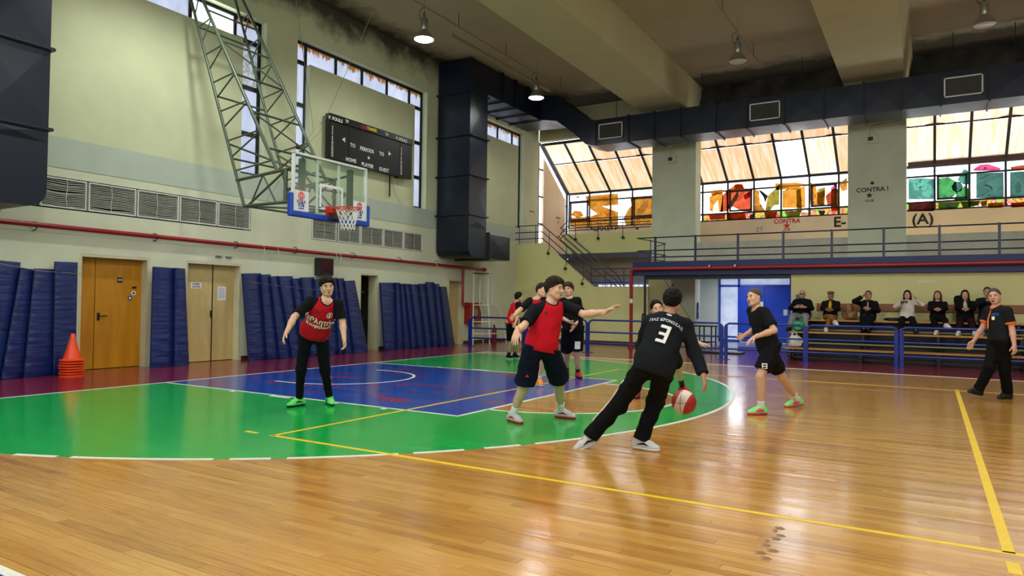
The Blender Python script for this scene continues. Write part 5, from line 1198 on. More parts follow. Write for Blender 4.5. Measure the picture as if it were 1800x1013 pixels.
def person(label, J, S_=1.0, skinc=(206, 160, 130), hair=None, top=None, bottom=None, shoes=None, socks=None, head=None, hands=None, h=.010, hh=.0055, group=None, female=False, fat=1.0):
    """J: joints in world space; the figure is one smooth body, clothes and hair are its parts"""
    P, N = J['pelvis'], J['neck']; up = nz(N-P); T = np.linalg.norm(N-P); Lv = nz(J['shL']-J['shR']); fw = nz(np.cross(Lv, up)); Lv = np.cross(up, fw)
    hl = nz(J['hipL']-J['hipR']); hf = nz(np.cross(hl, [0, 0, 1])); base = np.array([P[0], P[1], min(J['ankL'][2], J['ankR'][2])-.09]) if 'floorz' not in J else np.array([P[0], P[1], J['floorz']])
    t = thing('person', label, 'person', base, group); sk = skin(skinc); fr = (Lv, fw, up)
    H = J['head']; hfw = nz(J['face']); hup = nz(J.get('hup', H-N)); hup = nz(hup-hfw*(hup @ hfw)); hr = np.cross(hfw, hup); hfr = (hr, hfw, hup)
    pts = np.array([v for k, v in J.items() if k in ('pelvis', 'neck', 'head') or k[:-1] in ('sh', 'el', 'wr', 'hip', 'kn', 'ank', 'toe')]); lo, hi = pts.min(0)-.16, pts.max(0)+.16
    k_ = S_
    # ---- body
    F = Field(lo, hi, h)
    F.ell(P+up*.70*T, fr, (.150*k_*fat, .100*k_*fat, .17*k_), .05).ell(P+up*.38*T, fr, (.128*k_*fat, .092*k_*fat, .15*k_), .05).ell(P+up*.02, fr, (.150*k_*fat, .102*k_*fat, .115*k_), .05)
    for s_ in ('L', 'R'):
        sh, el, wr = J['sh'+s_], J['el'+s_], J['wr'+s_]; hp, kn, an = J['hip'+s_], J['kn'+s_], J['ank'+s_]
        F.cone(N-up*.05*k_, sh-up*.01, .058*k_, .050*k_, .05).cone(N+up*.02, (N+sh)/2, .042*k_, .045*k_, .03)
        F.cone(sh, el, .050*k_*fat, .038*k_, .03).cone(el, el+(wr-el)*.35, .038*k_, .040*k_, .02).cone(el+(wr-el)*.3, wr, .040*k_, .026*k_, .02)
        F.cone(hp, kn, .082*k_*fat, .054*k_, .05).cone(kn, an, .050*k_, .036*k_, .03)
        cf = nz(kn-(hp+an)/2+hf*.02); mid = kn+(an-kn)*.30-cf*.018*k_; F.cone(kn+(an-kn)*.12-cf*.012, kn+(an-kn)*.55-cf*.012, .050*k_, .044*k_, .04)
        tdir = nz(J['toe'+s_]-an); F.cone(an, an+tdir*.08-np.array([0, 0, .02]), .036*k_, .030*k_, .03)
    F.cone(N-up*.04, H-hup*.05-hfw*.018, .052*k_, .048*k_, .03)
    F.ell(H+hup*.02, hfr, (.068*k_, .086*k_, .09*k_), .02)
    parts = [F.mesh()]
    # ---- head, finer
    q = k_; G = Field(H-.19, H+.19, hh)
    def hp_(x, y, z): return H+hr*x*q+hfw*y*q+hup*z*q
    G.ell(hp_(0, -.008, .025), hfr, (.075*q, .094*q, .092*q), .02).ell(hp_(0, .022, -.038), hfr, (.056*q, .066*q, .072*q), .03).ell(hp_(0, .055, -.088), hfr, (.028*q, .026*q, .022*q), .03)
    G.cone(hp_(-.05, .0, -.055), hp_(-.02, .06, -.085), .022*q, .016*q, .03).cone(hp_(.05, .0, -.055), hp_(.02, .06, -.085), .022*q, .016*q, .03)
    for x in (-.030, .030): G.ell(hp_(x, .098, .006), hfr, (.018*q, .016*q, .012*q), .012, sub=True)
    G.cone(hp_(-.036, .076, .028), hp_(.036, .076, .028), .010*q, .010*q, .012)
    for x in (-.040, .040): G.ell(hp_(x, .058, -.026), hfr, (.019*q, .015*q, .020*q), .03)
    G.cone(hp_(0, .084, .010), hp_(0, .106, -.022), .0075*q, .0125*q, .008).cone(hp_(-.012, .094, -.028), hp_(.012, .094, -.028), .008*q, .008*q, .006)
    G.ell(hp_(0, .083, -.055), hfr, (.024*q, .014*q, .006*q), .006).ell(hp_(0, .083, -.064), hfr, (.021*q, .014*q, .006*q), .004)
    for x in (-1, 1): G.ell(hp_(.074*x, -.008, -.008), hfr, (.010*q, .020*q, .032*q), .008)
    G.cone(N-up*.01, hp_(0, -.018, -.05), .050*k_, .049*k_, .02)
    G.plane(N+up*.01, -up)
    parts.append(G.mesh())
    # ---- hands
    for s_ in ('L', 'R'):
        wr, el = J['wr'+s_], J['el'+s_]; hd = (hands or {}).get(s_, {}); d = nz(hd.get('d', wr-el)); side = 1 if s_ == 'L' else -1
        n = hd.get('n', -side*Lv*1.0+fw*.2); th = hd.get('t', fw)
        if hd.get('hide'): continue
        parts.append(hand_parts(wr, d, np.asarray(n, float), np.asarray(th, float), hd.get('curl', .45), hh if hh < .006 else .0065, .98*k_, hd.get('spread', .07)))
    to_obj('body', parts, sk, t)
    # ---- face details
    small = hh < .0065
    hd_ = head or {}
    ew = mat('eye_white', (164, 152, 142), .4, var=0) if 'eye_white' not in bpy.data.materials else bpy.data.materials['eye_white']
    for x in (-.030, .030):
        c = hp_(x, .0795, .007); e = MB()
        s0 = sphere_mb((0, 0, 0), 1.0, 10, 8); vs = [c+hr*v[0]*.0125*q+hfw*v[1]*.009*q+hup*v[2]*.0052*q for v in s0.v]; e.add(vs, s0.f); eo = e.build('eye', ew, t, smooth=True)
        c2 = hp_(x, .0855, .007); e = MB(); vs = [c2+hr*v[0]*.0068*q+hfw*v[1]*.0045*q+hup*v[2]*.0058*q for v in s0.v]; e.add(vs, s0.f); e.build('iris', M['black'], eo, smooth=True)
        MB().tube([hp_(x-.017, .082, .024), hp_(x, .088, .030), hp_(x+.017, .082, .024)], [.0032*q, .0054*q, .0032*q], 6).build('eyebrow', cloth(hd_.get('brow', (44, 30, 22))), t, smooth=True)
    MB().tube([hp_(-.021, .088, -.0595), hp_(-.010, .0955, -.0592), hp_(0, .098, -.0595), hp_(.010, .0955, -.0592), hp_(.021, .088, -.0595)], [.002*q, .0052*q, .0062*q, .0052*q, .002*q], 8).build('mouth', cloth((140, 74, 66)), t, smooth=True)
    # ---- hair
    if hair:
        hm = cloth(hair['c'], .6); R = hair.get('r', .012); F = Field(H-.21-hair.get('long', 0)*np.array([.2, .2, .45]), H+.21+hair.get('long', 0)*np.array([.2, .2, 0]), hh)
        F.ell(hp_(0, -.010, .030), hfr, ((.076+R)*q, (.094+R*.9)*q, (.093+R*1.3)*q), .0)
        if hair.get('puff'): F.ell(hp_(0, .02, .085), hfr, (.082*q, .085*q, .045*q), .03)
        if hair.get('wr'): F.wrinkle(hair['wr'], hair.get('f', 130), 1.3)
        F.plane(hp_(0, hair.get('fy', .052), hair.get('fz', .052)), hfw*.86-hup*hair.get('ft', .5))
        if not hair.get('long'): F.plane(hp_(0, -.03, hair.get('low', -.022)), -hup*1.0+hfw*.75)
        else:
            L = hair['long']; dn = np.array([0, 0, -1.0])
            for x, yy in ((-.068, -.02), (.068, -.02), (-.045, -.055), (.045, -.055), (0, -.075)):
                b_ = hp_(x, yy, .0); e_ = b_+dn*L*.55-hfw*.0+hr*x*.35; F.cone(b_, e_, .032*q, .026*q, .03)
            for (a_, b_) in hair.get('extra', []): F.cone(a_, b_, .035, .02, .03)
            F.wrinkle(.003, 90, .5); F.ell(hp_(0, .05, -.03), hfr, (.062*q, .066*q, .095*q), .01, sub=True)
        to_obj('hair', [F.mesh()], hm, t)
    if hd_.get('beard'):
        F = Field(H-.15, H+.15, hh); F.ell(hp_(0, .026, -.058), hfr, (.064*q, .072*q, .062*q), 0).plane(hp_(0, 0, -.034), hup); F.ell(hp_(0, .10, -.055), hfr, (.020, .03, .010), .004, sub=True); to_obj('beard', [F.mesh()], cloth(hd_['beard']), t)
    if hd_.get('glasses'):
        MB().tube([hp_(.076, -.01, .01), hp_(.062, .075, .012), hp_(.05, .098, .018), hp_(.0, .105, .016), hp_(-.05, .098, .018), hp_(-.062, .075, .012), hp_(-.076, -.01, .01)], .0028, 6).build('glasses_frame', M['black'], t)
        for x in (-.031, .031):
            s0 = sphere_mb((0, 0, 0), 1.0, 12, 8); vs = [hp_(x, .100, .004)+hr*v[0]*.024*q+hfw*v[1]*.005*q+hup*v[2]*.018*q for v in s0.v]; MB().add(vs, s0.f).build('lens', M['black'], t, smooth=True)
    if hd_.get('cap'):
        F = Field(H-.18, H+.20, hh); F.ell(hp_(0, .0, .078), hfr, (.098*q, .118*q, .045*q), 0).ell(hp_(0, .085, .050), hfr, (.070*q, .055*q, .016*q), .02); to_obj('flat_cap', [F.mesh()], cloth(hd_['cap']), t)
    # ---- top
    if top:
        c = top['c']; lo_ = top.get('loose', .02); F = Field(lo, hi, h)
        F.ell(P+up*.72*T, fr, ((.152+lo_)*k_*fat, (.104+lo_)*k_*fat, .185*k_), .06).ell(P+up*.42*T, fr, ((.146+lo_)*k_*fat, (.104+lo_)*k_*fat, .17*k_), .07).ell(P+up*.06*T, fr, ((.172+lo_)*k_*fat, (.128+lo_)*k_*fat, .24*k_), .06)
        for s_ in ('L', 'R'):
            sh, el, wr = J['sh'+s_], J['el'+s_], J['wr'+s_]; r0, r1 = top.get('sr', (.062, .068))
            F.cone(N-up*.055*k_, sh, .060*k_, .060*k_, .05).cone(N-up*.01, (N+sh)/2, .040*k_, .05*k_, .03)
            f = top['sl']
            if f <= 1: F.cone(sh, el, r0*k_*fat, r1*k_, .03, t1=f)
            else: F.cone(sh, el, r0*k_*fat, .063*k_, .03); F.cone(el, wr, .064*k_, .052*k_, .03, t1=min(f-1, .97))
        F.wrinkle(top.get('w', .0035), top.get('wf', 26), top.get('seed', 1.0))
        hemp = P-up*top.get('hem', .08)*k_; tilt = top.get('tilt', np.zeros(3)); F.plane(hemp, -nz(up+tilt))
        Fc = F.F.copy(); ca, cb = N-up*.012+fw*.012, N+up*.12+fw*.03; F.cone(ca, cb, .062*k_, .075*k_, .0, sub=True)
        if top.get('open'): pass
        if top.get('sleeve_c'):
            F0 = F.F.copy(); pl = []
            for s_, sg in (('L', 1), ('R', -1)):
                sh = J['sh'+s_]; p = sh-Lv*sg*.045*k_-up*.03; n = nz(Lv*sg*.92+up*.30); pl.append((p, n))
            for p, n in pl: F.plane(p, n)
            so = to_obj('shirt', [F.mesh()], cloth(c), t)
            for p, n in pl: F.F = F0.copy(); F.plane(p, -n); to_obj('sleeve', [F.mesh()], cloth(top['sleeve_c']), t, label='black raglan sleeve')
        else: so = to_obj(top.get('name', 'shirt'), [F.mesh()], cloth(c), t)
        if top.get('collar'):
            K = Field(lo, hi, h); K.cone(ca, cb, .076*k_, .089*k_, 0); K.F = np.maximum(K.F, Fc-.005); K.cone(ca, cb, .061*k_, .074*k_, 0, sub=True); to_obj('collar', [K.mesh()], cloth(top['collar']), so)
        if top.get('cuff'):
            for s_ in ('L', 'R'):
                sh, el = J['sh'+s_], J['el'+s_]; f = top['sl']; F = Field(np.minimum(sh, el)-.12, np.maximum(sh, el)+.12, h*.8); F.cone(sh, el, (r0+.004)*k_, (r1+.004)*k_, 0, t0=f-.11, t1=f+.01); to_obj('cuff', [F.mesh()], cloth(top['cuff']), so)
        J['_shirt'] = so
        if top.get('inner'):
            F = Field(lo, hi, h); F.ell(P+up*.60*T+fw*.034*k_, fr, (top.get('iw', .05), .112*fat+lo_, .19), 0); F.plane(P+up*.12, -up); F.plane(N-up*.02, up); to_obj('undershirt', [F.mesh()], cloth(top['inner']), t)
    # ---- bottom
    if bottom:
        F = Field(lo, hi, h); F.ell(P+up*.0, fr, (.166*k_*fat, .120*k_*fat, .125*k_), .05)
        for s_ in ('L', 'R'):
            hp, kn, an = J['hip'+s_], J['kn'+s_], J['ank'+s_]; a, b = bottom.get('tr', (.100, .098))
            if bottom['len'] <= 1: F.cone(hp+np.array([0, 0, .02]), kn, a*k_*fat, b*k_, .05, t1=bottom['len'])
            else:
                F.cone(hp, kn, a*k_*fat, b*k_, .05); F.cone(kn, an, (b-.004)*k_, bottom.get('ank', .058)*k_, .04, t1=bottom['len']-1)
        F.wrinkle(bottom.get('w', .004), 30, bottom.get('seed', 2.0)); F.plane(P-up*.005*k_, up)
        bo_ = to_obj('shorts' if bottom['len'] <= 1 else 'trousers', [F.mesh()], cloth(bottom['c']), t); J['_bottom'] = bo_
    # ---- socks and shoes
    for s_ in ('L', 'R'):
        an, toe, kn = J['ank'+s_], J['toe'+s_], J['kn'+s_]; d = nz(toe-an); dh = nz(np.array([d[0], d[1], 0])); pit = J.get('pitch'+s_, 0.0)
        fd = nz(dh*math.cos(pit)-np.array([0, 0, 1])*math.sin(pit)); fu = nz(np.cross(np.cross(fd, [0, 0, 1]), fd)); fu = fu if fu[2] > 0 else -fu; sd = np.cross(fd, fu)
        if socks: F = Field(an-.25, an+.25, hh*1.3); F.cone(an-fu*.02, an+(kn-an)*socks.get('f', .30), .040*k_, .046*k_, 0, t1=1); to_obj('sock', [F.mesh()], cloth(socks['c']), t)
        if shoes:
            hb = an-fu*.052*k_-fd*.045*k_; tb = an-fu*.058*k_+fd*.165*k_; F = Field(an-.28, an+.28, hh*1.15)
            F.cone(hb, an+fd*.10*k_-fu*.045*k_, .040*k_, .042*k_, .03).cone(an+fd*.06*k_-fu*.045*k_, tb, .043*k_, .034*k_, .03).cone(an-fd*.01, hb+fu*.02, .046*k_, .042*k_, .03).cone(an+fu*.005, an+fd*.09*k_-fu*.03, .042*k_, .030*k_, .03)
            sole_p = an-fu*.062*k_; F.plane(an-fu*.088*k_, -fu); F.cone(an+fu*.02, an+fu*.12, .037*k_, .04*k_, 0, sub=True); F0 = F.F.copy(); F.plane(sole_p, -fu)
            sh_ = to_obj('shoe', [F.mesh()], cloth(shoes['c'], .5), t)
            F.F = F0-.004; F.plane(sole_p, fu); F.plane(an-fu*.090*k_, -fu); to_obj('sole', [F.mesh()], cloth(shoes.get('sole', (230, 230, 226)), .5), sh_)
            if small and shoes.get('lace'):
                for k in range(4):
                    p = an+fd*(.055+.022*k)*k_+fu*(.008-.012*k)*k_; MB().tube([p-sd*.024, p+fu*.004, p+sd*.024], .0035, 5).build('lace', cloth(shoes['lace']), sh_)
            if shoes.get('side'):
                for q_ in (-1, 1): MB().tube([an+fd*.11*k_-fu*.04+sd*q_*.044*k_, an+fd*.05*k_-fu*.02+sd*q_*.046*k_, an-fd*.02-fu*.035+sd*q_*.044*k_], [.004, shoes.get('sidew', .012), .004], 6).build('side_stripe', cloth(shoes['side']), sh_)
    return t
def project_print(strokes, obj, ctr, r, u, d, m, nm, off=.004):
    """flat print pressed onto the cloth: strokes = (verts2d, faces)"""
    me = obj.data; wl_ = wloc(obj); vs = [v.co for v in me.vertices]; bvh = BVHTree.FromPolygons(vs, [tuple(p.vertices) for p in me.polygons])
    out = []
    for x, y in strokes[0]:
        o = Vector(ctr+r*x+u*y-d*.35-wl_); hit = bvh.ray_cast(o, Vector(d), 1.2)
        p = hit[0] if hit[0] is not None else o+Vector(d)*.35
        out.append(np.array(p)+wl_-d*off)
    q = MB().add(out, strokes[1]).build(nm, m, obj, fix=False); return q
def rects2d(rects, n=5):
    V = []; Fs = []
    for x0, x1, y0, y1 in rects:
        b = len(V); nx = max(2, int((x1-x0)/.012)+1); ny = max(2, int((y1-y0)/.012)+1)
        for j in range(ny+1):
            for i in range(nx+1): V.append((x0+(x1-x0)*i/nx, y0+(y1-y0)*j/ny))
        for j in range(ny):
            for i in range(nx): a = b+j*(nx+1)+i; Fs.append((a, a+1, a+nx+2, a+nx+1))
    return V, Fs
def text2d(s, size, arc_=0.0):
    cu = bpy.data.curves.new('t', 'FONT'); cu.body = s; cu.size = size; cu.align_x = 'CENTER'; cu.align_y = 'CENTER'; cu.resolution_u = 1; cu.offset = size*.02
    ob = bpy.data.objects.new('t', cu); C.objects.link(ob); me = bpy.data.meshes.new_from_object(ob.evaluated_get(bpy.context.evaluated_depsgraph_get())); C.objects.unlink(ob); bpy.data.objects.remove(ob)
    return [(v.co[0], v.co[1]-arc_*v.co[0]**2) for v in me.vertices], [tuple(p.vertices) for p in me.polygons]

def mk(pelvis, depth, neck, nsg, shL, shR, sgL, sgR, S_=1.0, T=.49, head=None, hsg=0, hips=None, face=None, shw=.185, hd=.19):
    J = {}; P = at_depth(pelvis, depth); J['pelvis'] = P; J['neck'] = jpx(P, neck, T*S_, nsg)
    J['shL'] = jpx(J['neck'], shL, shw*S_, sgL); J['shR'] = jpx(J['neck'], shR, shw*S_, sgR)
    lv = J['shL']-J['shR']; lv = nz(np.array([lv[0], lv[1], lv[2]*.3])) if hips is None else nz(hips)
    J['hipL'] = P+lv*.095*S_-np.array([0, 0, .02]); J['hipR'] = P-lv*.095*S_-np.array([0, 0, .02])
    J['head'] = jpx(J['neck'], head, hd*S_, hsg); J['face'] = np.asarray(face, float); return J
def foot(J, s_, fl, toe, kpx=None, pole=None, S_=1.0, za=.088, pitch=0.0):
    an = np.array([fl[0], fl[1], za*S_]) if len(fl) == 2 else np.asarray(fl, float); J['ank'+s_] = an; J['toe'+s_] = an+nz(np.array([toe[0], toe[1], -.25]))*.2; J['pitch'+s_] = pitch
    J['kn'+s_] = ik(J['hip'+s_], an, .435*S_, .415*S_, pole=pole, px=kpx)
def arm(J, s_, el, esg, wr, wsg, S_=1.0): J['el'+s_] = jpx(J['sh'+s_], el, .285*S_, esg); J['wr'+s_] = jpx(J['el'+s_], wr, .25*S_, wsg)
TC = -FW       # towards the camera
UP3 = np.array([0, 0, 1.0])

# player in red, left, facing the camera
J = mk((552, 586), 8.66, (573, 531), -1, (594, 534), (541, 530), 0, 0, .98, head=(575, 499), hsg=-1, face=TC*.85+CR*.45-UP3*.10)
J['hup'] = UP3+TC*.25
foot(J, 'R', on_floor((526, 714))[:2], TC*.9-CR*.55, (531, 640), TC, .98); foot(J, 'L', on_floor((579, 711))[:2], TC*.9+CR*.45, (571, 640), TC, .98)
arm(J, 'R', (517, 558), -1, (503, 586), -1); arm(J, 'L', (602, 566), 0, (605, 597), -1)
p1 = person('boy in red and black shirt and black leggings, facing the camera left of the key', J, .98, hair=dict(c=(26, 20, 17), r=.013, wr=.006, f=120, fy=.07, fz=.045, ft=.9, puff=True), top=dict(c=(184, 22, 34), sleeve_c=(16, 18, 22), sl=.80, hem=.03, collar=(18, 20, 30)),
  bottom=dict(c=(14, 15, 22), len=1.94, tr=(.086, .066), ank=.046, w=.002), shoes=dict(c=(96, 226, 100), sole=(20, 26, 60), lace=(230, 240, 230), side=(24, 40, 60)), hands={'R': dict(curl=.6), 'L': dict(curl=.6)}, h=.009)
so = J['_shirt']; up_ = nz(J['neck']-J['pelvis']); lv_ = nz(J['shL']-J['shR']); f_ = nz(np.cross(lv_, up_)); lv_ = np.cross(up_, f_); c_ = J['pelvis']+up_*.22
project_print(text2d('άθλητής', .092), so, c_+up_*.035, lv_, up_, -f_, M['print_w'], 'shirt_lettering'); project_print(text2d('Κουφαλίων', .056), so, c_-up_*.03, lv_, up_, -f_, M['print_w'], 'shirt_lettering')
ring = [(.036*math.cos(a)*k, .036*math.sin(a)*k) for a in np.linspace(0, 2*PI, 19)[:-1] for k in (1, .82)]
rf = [(2*i, (2*i+2) % 36, (2*i+3) % 36, 2*i+1) for i in range(18)]
project_print((ring, rf), so, c_+up_*.15+lv_*.085, lv_, up_, -f_, M['print_w'], 'club_badge'); project_print(rects2d([(-.008, .008, -.02, .02), (-.018, .018, -.022, -.016)]), so, c_+up_*.15+lv_*.085, lv_, up_, -f_, M['print_w'], 'club_badge')
project_print(([(-.022, 0), (.022, 0), (0, .03)], [(0, 1, 2)]), so, c_+up_*.15-lv_*.07, lv_, up_, -f_, M['print_k'], 'maker_mark')

# player in red, centre, arms out
J = mk((951, 609), 7.66, (967, 536), 0, (994, 538), (939, 545), 1, -1, 1.0, T=.48, head=(974, 508), hsg=0, face=CR*.88+TC*.48-UP3*.08, shw=.19)
foot(J, 'R', on_floor((901, 742))[:2], TC*.85+CR*.55, (923, 676), TC*.6+CR*.2, 1.0); foot(J, 'L', on_floor((986, 735))[:2], TC*.55+CR*.85, (1004, 672), CR+TC*.5, 1.0)
arm(J, 'R', (921, 573), -1, (908, 583), -1); arm(J, 'L', (1027, 553), -1, (1066, 548), -1)
p2 = person('boy in red and black shirt and dark shorts, arms spread, guarding in mid court', J, 1.0, skinc=(214, 168, 138), hair=dict(c=(40, 28, 21), r=.016, wr=.006, f=150, fy=.066, fz=.050, ft=.8, puff=True), top=dict(c=(196, 22, 36), sleeve_c=(18, 18, 24), sl=.82, hem=.05, collar=(22, 22, 30), seed=2.0),
  bottom=dict(c=(16, 20, 38), len=.97, tr=(.112, .122), w=.005), socks=dict(c=(226, 228, 226), f=.26), shoes=dict(c=(186, 184, 186), sole=(196, 36, 46), lace=(28, 26, 30), side=(176, 26, 38)), hands={'R': dict(curl=.3, d=TC*.5-UP3*.7-CR*.15, n=CR*.2-UP3*.4-TC*.6, t=CR), 'L': dict(curl=.28, spread=.12, d=CR*.75+UP3*.45+TC*.2, n=-UP3*.5+TC*.2+CR*.3, t=TC+UP3*.3)}, h=.009)
so = J['_bottom']; project_print(([(-.02, 0), (.02, 0), (0, .032)], [(0, 1, 2)]), so, (J['hipR']*.25+J['knR']*.75), CR, UP3, -TC, M['print_r'], 'maker_mark')
so = J['_shirt']; up_ = nz(J['neck']-J['pelvis']); lv_ = nz(J['shL']-J['shR']); f_ = nz(np.cross(lv_, up_)); lv_ = np.cross(up_, f_)
project_print(([(-.022, 0), (.022, 0), (0, .03)], [(0, 1, 2)]), so, J['pelvis']+up_*.36-lv_*.07, lv_, up_, -f_, M['print_k'], 'maker_mark')

# player in black with number 3, seen from behind, dribbling
J = mk((1150, 642), 6.22, (1176, 558), 1, (1139, 566), (1205, 572), 0, 0, .99, T=.47, head=(1181, 530), hsg=0, face=FW*.9+CR*.35-UP3*.1, shw=.18, hd=.165)
foot(J, 'L', (on_floor((1036, 787))+np.array([0, 0, .10]))[:3], -CR*.9+TC*.35, (1084, 716), FW*.4+CR*.4, .97, pitch=.30); foot(J, 'R', on_floor((1126, 790))[:2], CR*.75+TC*.55, (1147, 712), CR+FW*.3, .97)
arm(J, 'L', (1128, 610), 1, (1150, 640), 1); arm(J, 'R', (1220, 617), 0, (1236, 659), -1)
p3 = person('boy in a black number 3 top and black tracksuit trousers, seen from behind, dribbling', J, .97, skinc=(190, 140, 112), hair=dict(c=(18, 15, 14), r=.011, wr=.004, fz=.06, low=-.03), top=dict(c=(24, 26, 30), sl=1.96, hem=.10, loose=.028, sr=(.066, .060), w=.005, seed=4.0, collar=(22, 24, 28)),
  bottom=dict(c=(14, 14, 17), len=1.97, tr=(.096, .082), ank=.076, w=.006, seed=3.0), shoes=dict(c=(198, 198, 196), sole=(232, 228, 220), lace=(30, 30, 34), side=(26, 28, 36)), hands={'R': dict(curl=.45, d=-UP3*.9+CR*.2), 'L': dict(curl=.5)}, h=.009)
so = J['_shirt']; up_ = nz(J['neck']-J['pelvis']); lv_ = nz(J['shL']-J['shR']); f_ = nz(np.cross(lv_, up_)); rt_ = -lv_ if False else nz(J['shR']-J['shL']); rt_ = nz(rt_-up_*(rt_ @ up_)); c_ = J['pelvis']+up_*.235
def shear(V, k=.10): return [((x+k*y)*.78, y*.78) for x, y in V]
V, F_ = rects2d([(-.055, .025, .070, .105), (-.048, .025, -.018, .016), (-.055, .025, -.105, -.070), (.025, .062, -.105, .105)])
project_print((shear(V), F_), so, c_+up_*.03, rt_, up_, f_, M['print_w'], 'shirt_number', .006)
project_print(text2d('ΠΑΣ ΚΡΟΝΟΣΑΣ', .038, 1.2), so, c_+up_*.160, rt_, up_, f_, mat('pale_print', (190, 204, 208), .6, var=0), 'shirt_lettering', .006)
project_print(([(.026*math.cos(a), .012*math.sin(a)) for a in np.linspace(0, 2*PI, 15)[:-1]], [tuple(range(14))]), so, c_+up_*.225, rt_, up_, f_, bpy.data.materials['pale_print'], 'club_badge', .006)
for s_ in ('L',):
    a_, b_ = J['hip'+s_], J['kn'+s_]; c2, d2 = J['kn'+s_], J['ank'+s_]
    for (p, q, w0, w1) in ((a_, b_, .45, 1.0), (c2, d2, 0, .6)):
        sd_ = nz(-CR+UP3*.45); MB().tube([p+(q-p)*k+sd_*(.086) for k in np.linspace(w0, w1, 5)], .006, 6).build('side_piping', M['print_w'], J['_bottom'])

# player in black, right, pink and green shoes
J = mk((1350, 607), 8.78, (1331, 545), 0, (1343, 549), (1322, 547), -1, 1, .97, T=.47, head=(1325, 521), hsg=0, face=-CR*.93+TC*.42+UP3*.02, shw=.165, hd=.17)
J['hipL'] = J['pelvis']+nz(TC*.8+CR*.3)*.09; J['hipR'] = J['pelvis']-nz(TC*.8+CR*.3)*.09
foot(J, 'L', on_floor((1338, 729))[:2], -CR*.95+TC*.2, (1336, 664), -CR+TC*.2, .97); foot(J, 'R', (on_floor((1401, 716))+np.array([0, 0, .10]))[:3], -CR*.95+TC*.15, (1377, 664), -CR*.3, .97, pitch=.12)
arm(J, 'L', (1361, 581), -1, (1323, 594), -1, .97); arm(J, 'R', (1330, 578), 0, (1308, 590), -1, .97)
p4 = person('boy in a black shirt and shorts with pink and green shoes, watching from the right', J, .97, hair=dict(c=(84, 68, 52), r=.004, fz=.055, low=-.005), top=dict(c=(22, 22, 26), sl=.78, hem=.15, loose=.014, sr=(.068, .078), seed=5.0),
  bottom=dict(c=(18, 18, 22), len=.80, tr=(.108, .112), w=.005), socks=dict(c=(216, 222, 214), f=.22), shoes=dict(c=(130, 222, 120), sole=(226, 60, 110), lace=(230, 230, 230), side=(236, 60, 110), sidew=.024), hands={'L': dict(curl=.4, spread=.12, d=-CR*.8-UP3*.5+TC*.2, n=-UP3*.8+CR*.3, t=TC*.6-CR*.3), 'R': dict(curl=.4)}, h=.009)
so = J['_bottom']; project_print(rects2d([(-.03, .03, .022, .034), (-.03, .03, -.034, -.022), (-.03, -.02, -.022, .022), (.02, .03, -.022, .022), (-.02, .02, -.005, .005)]), so, J['hipL']*.36+J['knL']*.64-CR*.04, CR, UP3, -TC, M['print_w'], 'shorts_number')
so = J['_shirt']; project_print(text2d('8', .20), so, J['pelvis']+UP3*.22, -nz(TC*.8+CR*.55), UP3, -CR*.85+TC*.5, M['print_w'], 'shirt_number'); 
project_print(rects2d([(-.09, .09, -.004, .004)]), so, J['pelvis']-UP3*.10, CR, UP3, -TC, M['print_w'], 'waist_piping', .006)

# referee
J = mk((1757, 596), 10.35, (1752, 540), 0, (1771, 547), (1738, 545), -1, 1, .99, T=.47, head=(1748, 520), hsg=0, face=-CR*.72+TC*.68, shw=.19, hd=.17)
foot(J, 'R', (on_floor((1720, 700))+np.array([0, 0, .13]))[:3], -CR*.95+TC*.3, (1740, 650), -CR, .98, pitch=-.22); foot(J, 'L', on_floor((1771, 701))[:2], -CR*.95+TC*.3, (1766, 650), -CR*.5, .98)
arm(J, 'R', (1727, 578), -1, (1711, 601), -1, .97); arm(J, 'L', (1779, 579), 0, (1783, 607), -1, .98)
pr_ = person('grey-haired referee in a black shirt with orange trim, walking left by the barrier', J, .99, skinc=(200, 150, 124), hair=dict(c=(70, 68, 66), r=.008, fz=.055, low=-.01), top=dict(c=(24, 30, 30), sl=.72, hem=.02, loose=.008, collar=(236, 110, 40), cuff=(240, 104, 30), seed=6.0),
  bottom=dict(c=(14, 14, 16), len=1.97, tr=(.092, .080), ank=.072, w=.004), shoes=dict(c=(18, 18, 20), sole=(22, 22, 22)), hands={'R': dict(curl=.5), 'L': dict(curl=.8)}, h=.010)
so = J['_shirt']; up_ = nz(J['neck']-J['pelvis']); lv_ = nz(J['shL']-J['shR']); f_ = nz(np.cross(lv_, up_)); lv_ = np.cross(up_, f_)
project_print(rects2d([(-.05, .05, -.02, .02)]), so, J['pelvis']+up_*.37+lv_*.07, lv_, up_, -f_, cloth((40, 70, 120)), 'chest_patch'); project_print(rects2d([(-.022, .022, -.028, .022)]), so, J['pelvis']+up_*.315+lv_*.055, lv_, up_, -f_, M['print_w'], 'club_badge')
MB().tube([J['neck']-up_*.03+f_*.09, J['neck']-up_*.16+f_*.135-lv_*.02, J['pelvis']+up_*.16+f_*.145-lv_*.03], .010, 6).build('orange_placket', cloth((240, 120, 60)), so)
wh_ = MB().tube([J['head']+nz(J['face'])*.10-UP3*.065, J['head']+nz(J['face'])*.145-UP3*.07], .011, 8).build('whistle', M['black'], pr_)
project_print(rects2d([(-.03, .03, -.005, .005)]), J['_bottom'], J['pelvis']+CR*.06-UP3*.0, CR, UP3, -TC, M['print_w'], 'maker_mark')

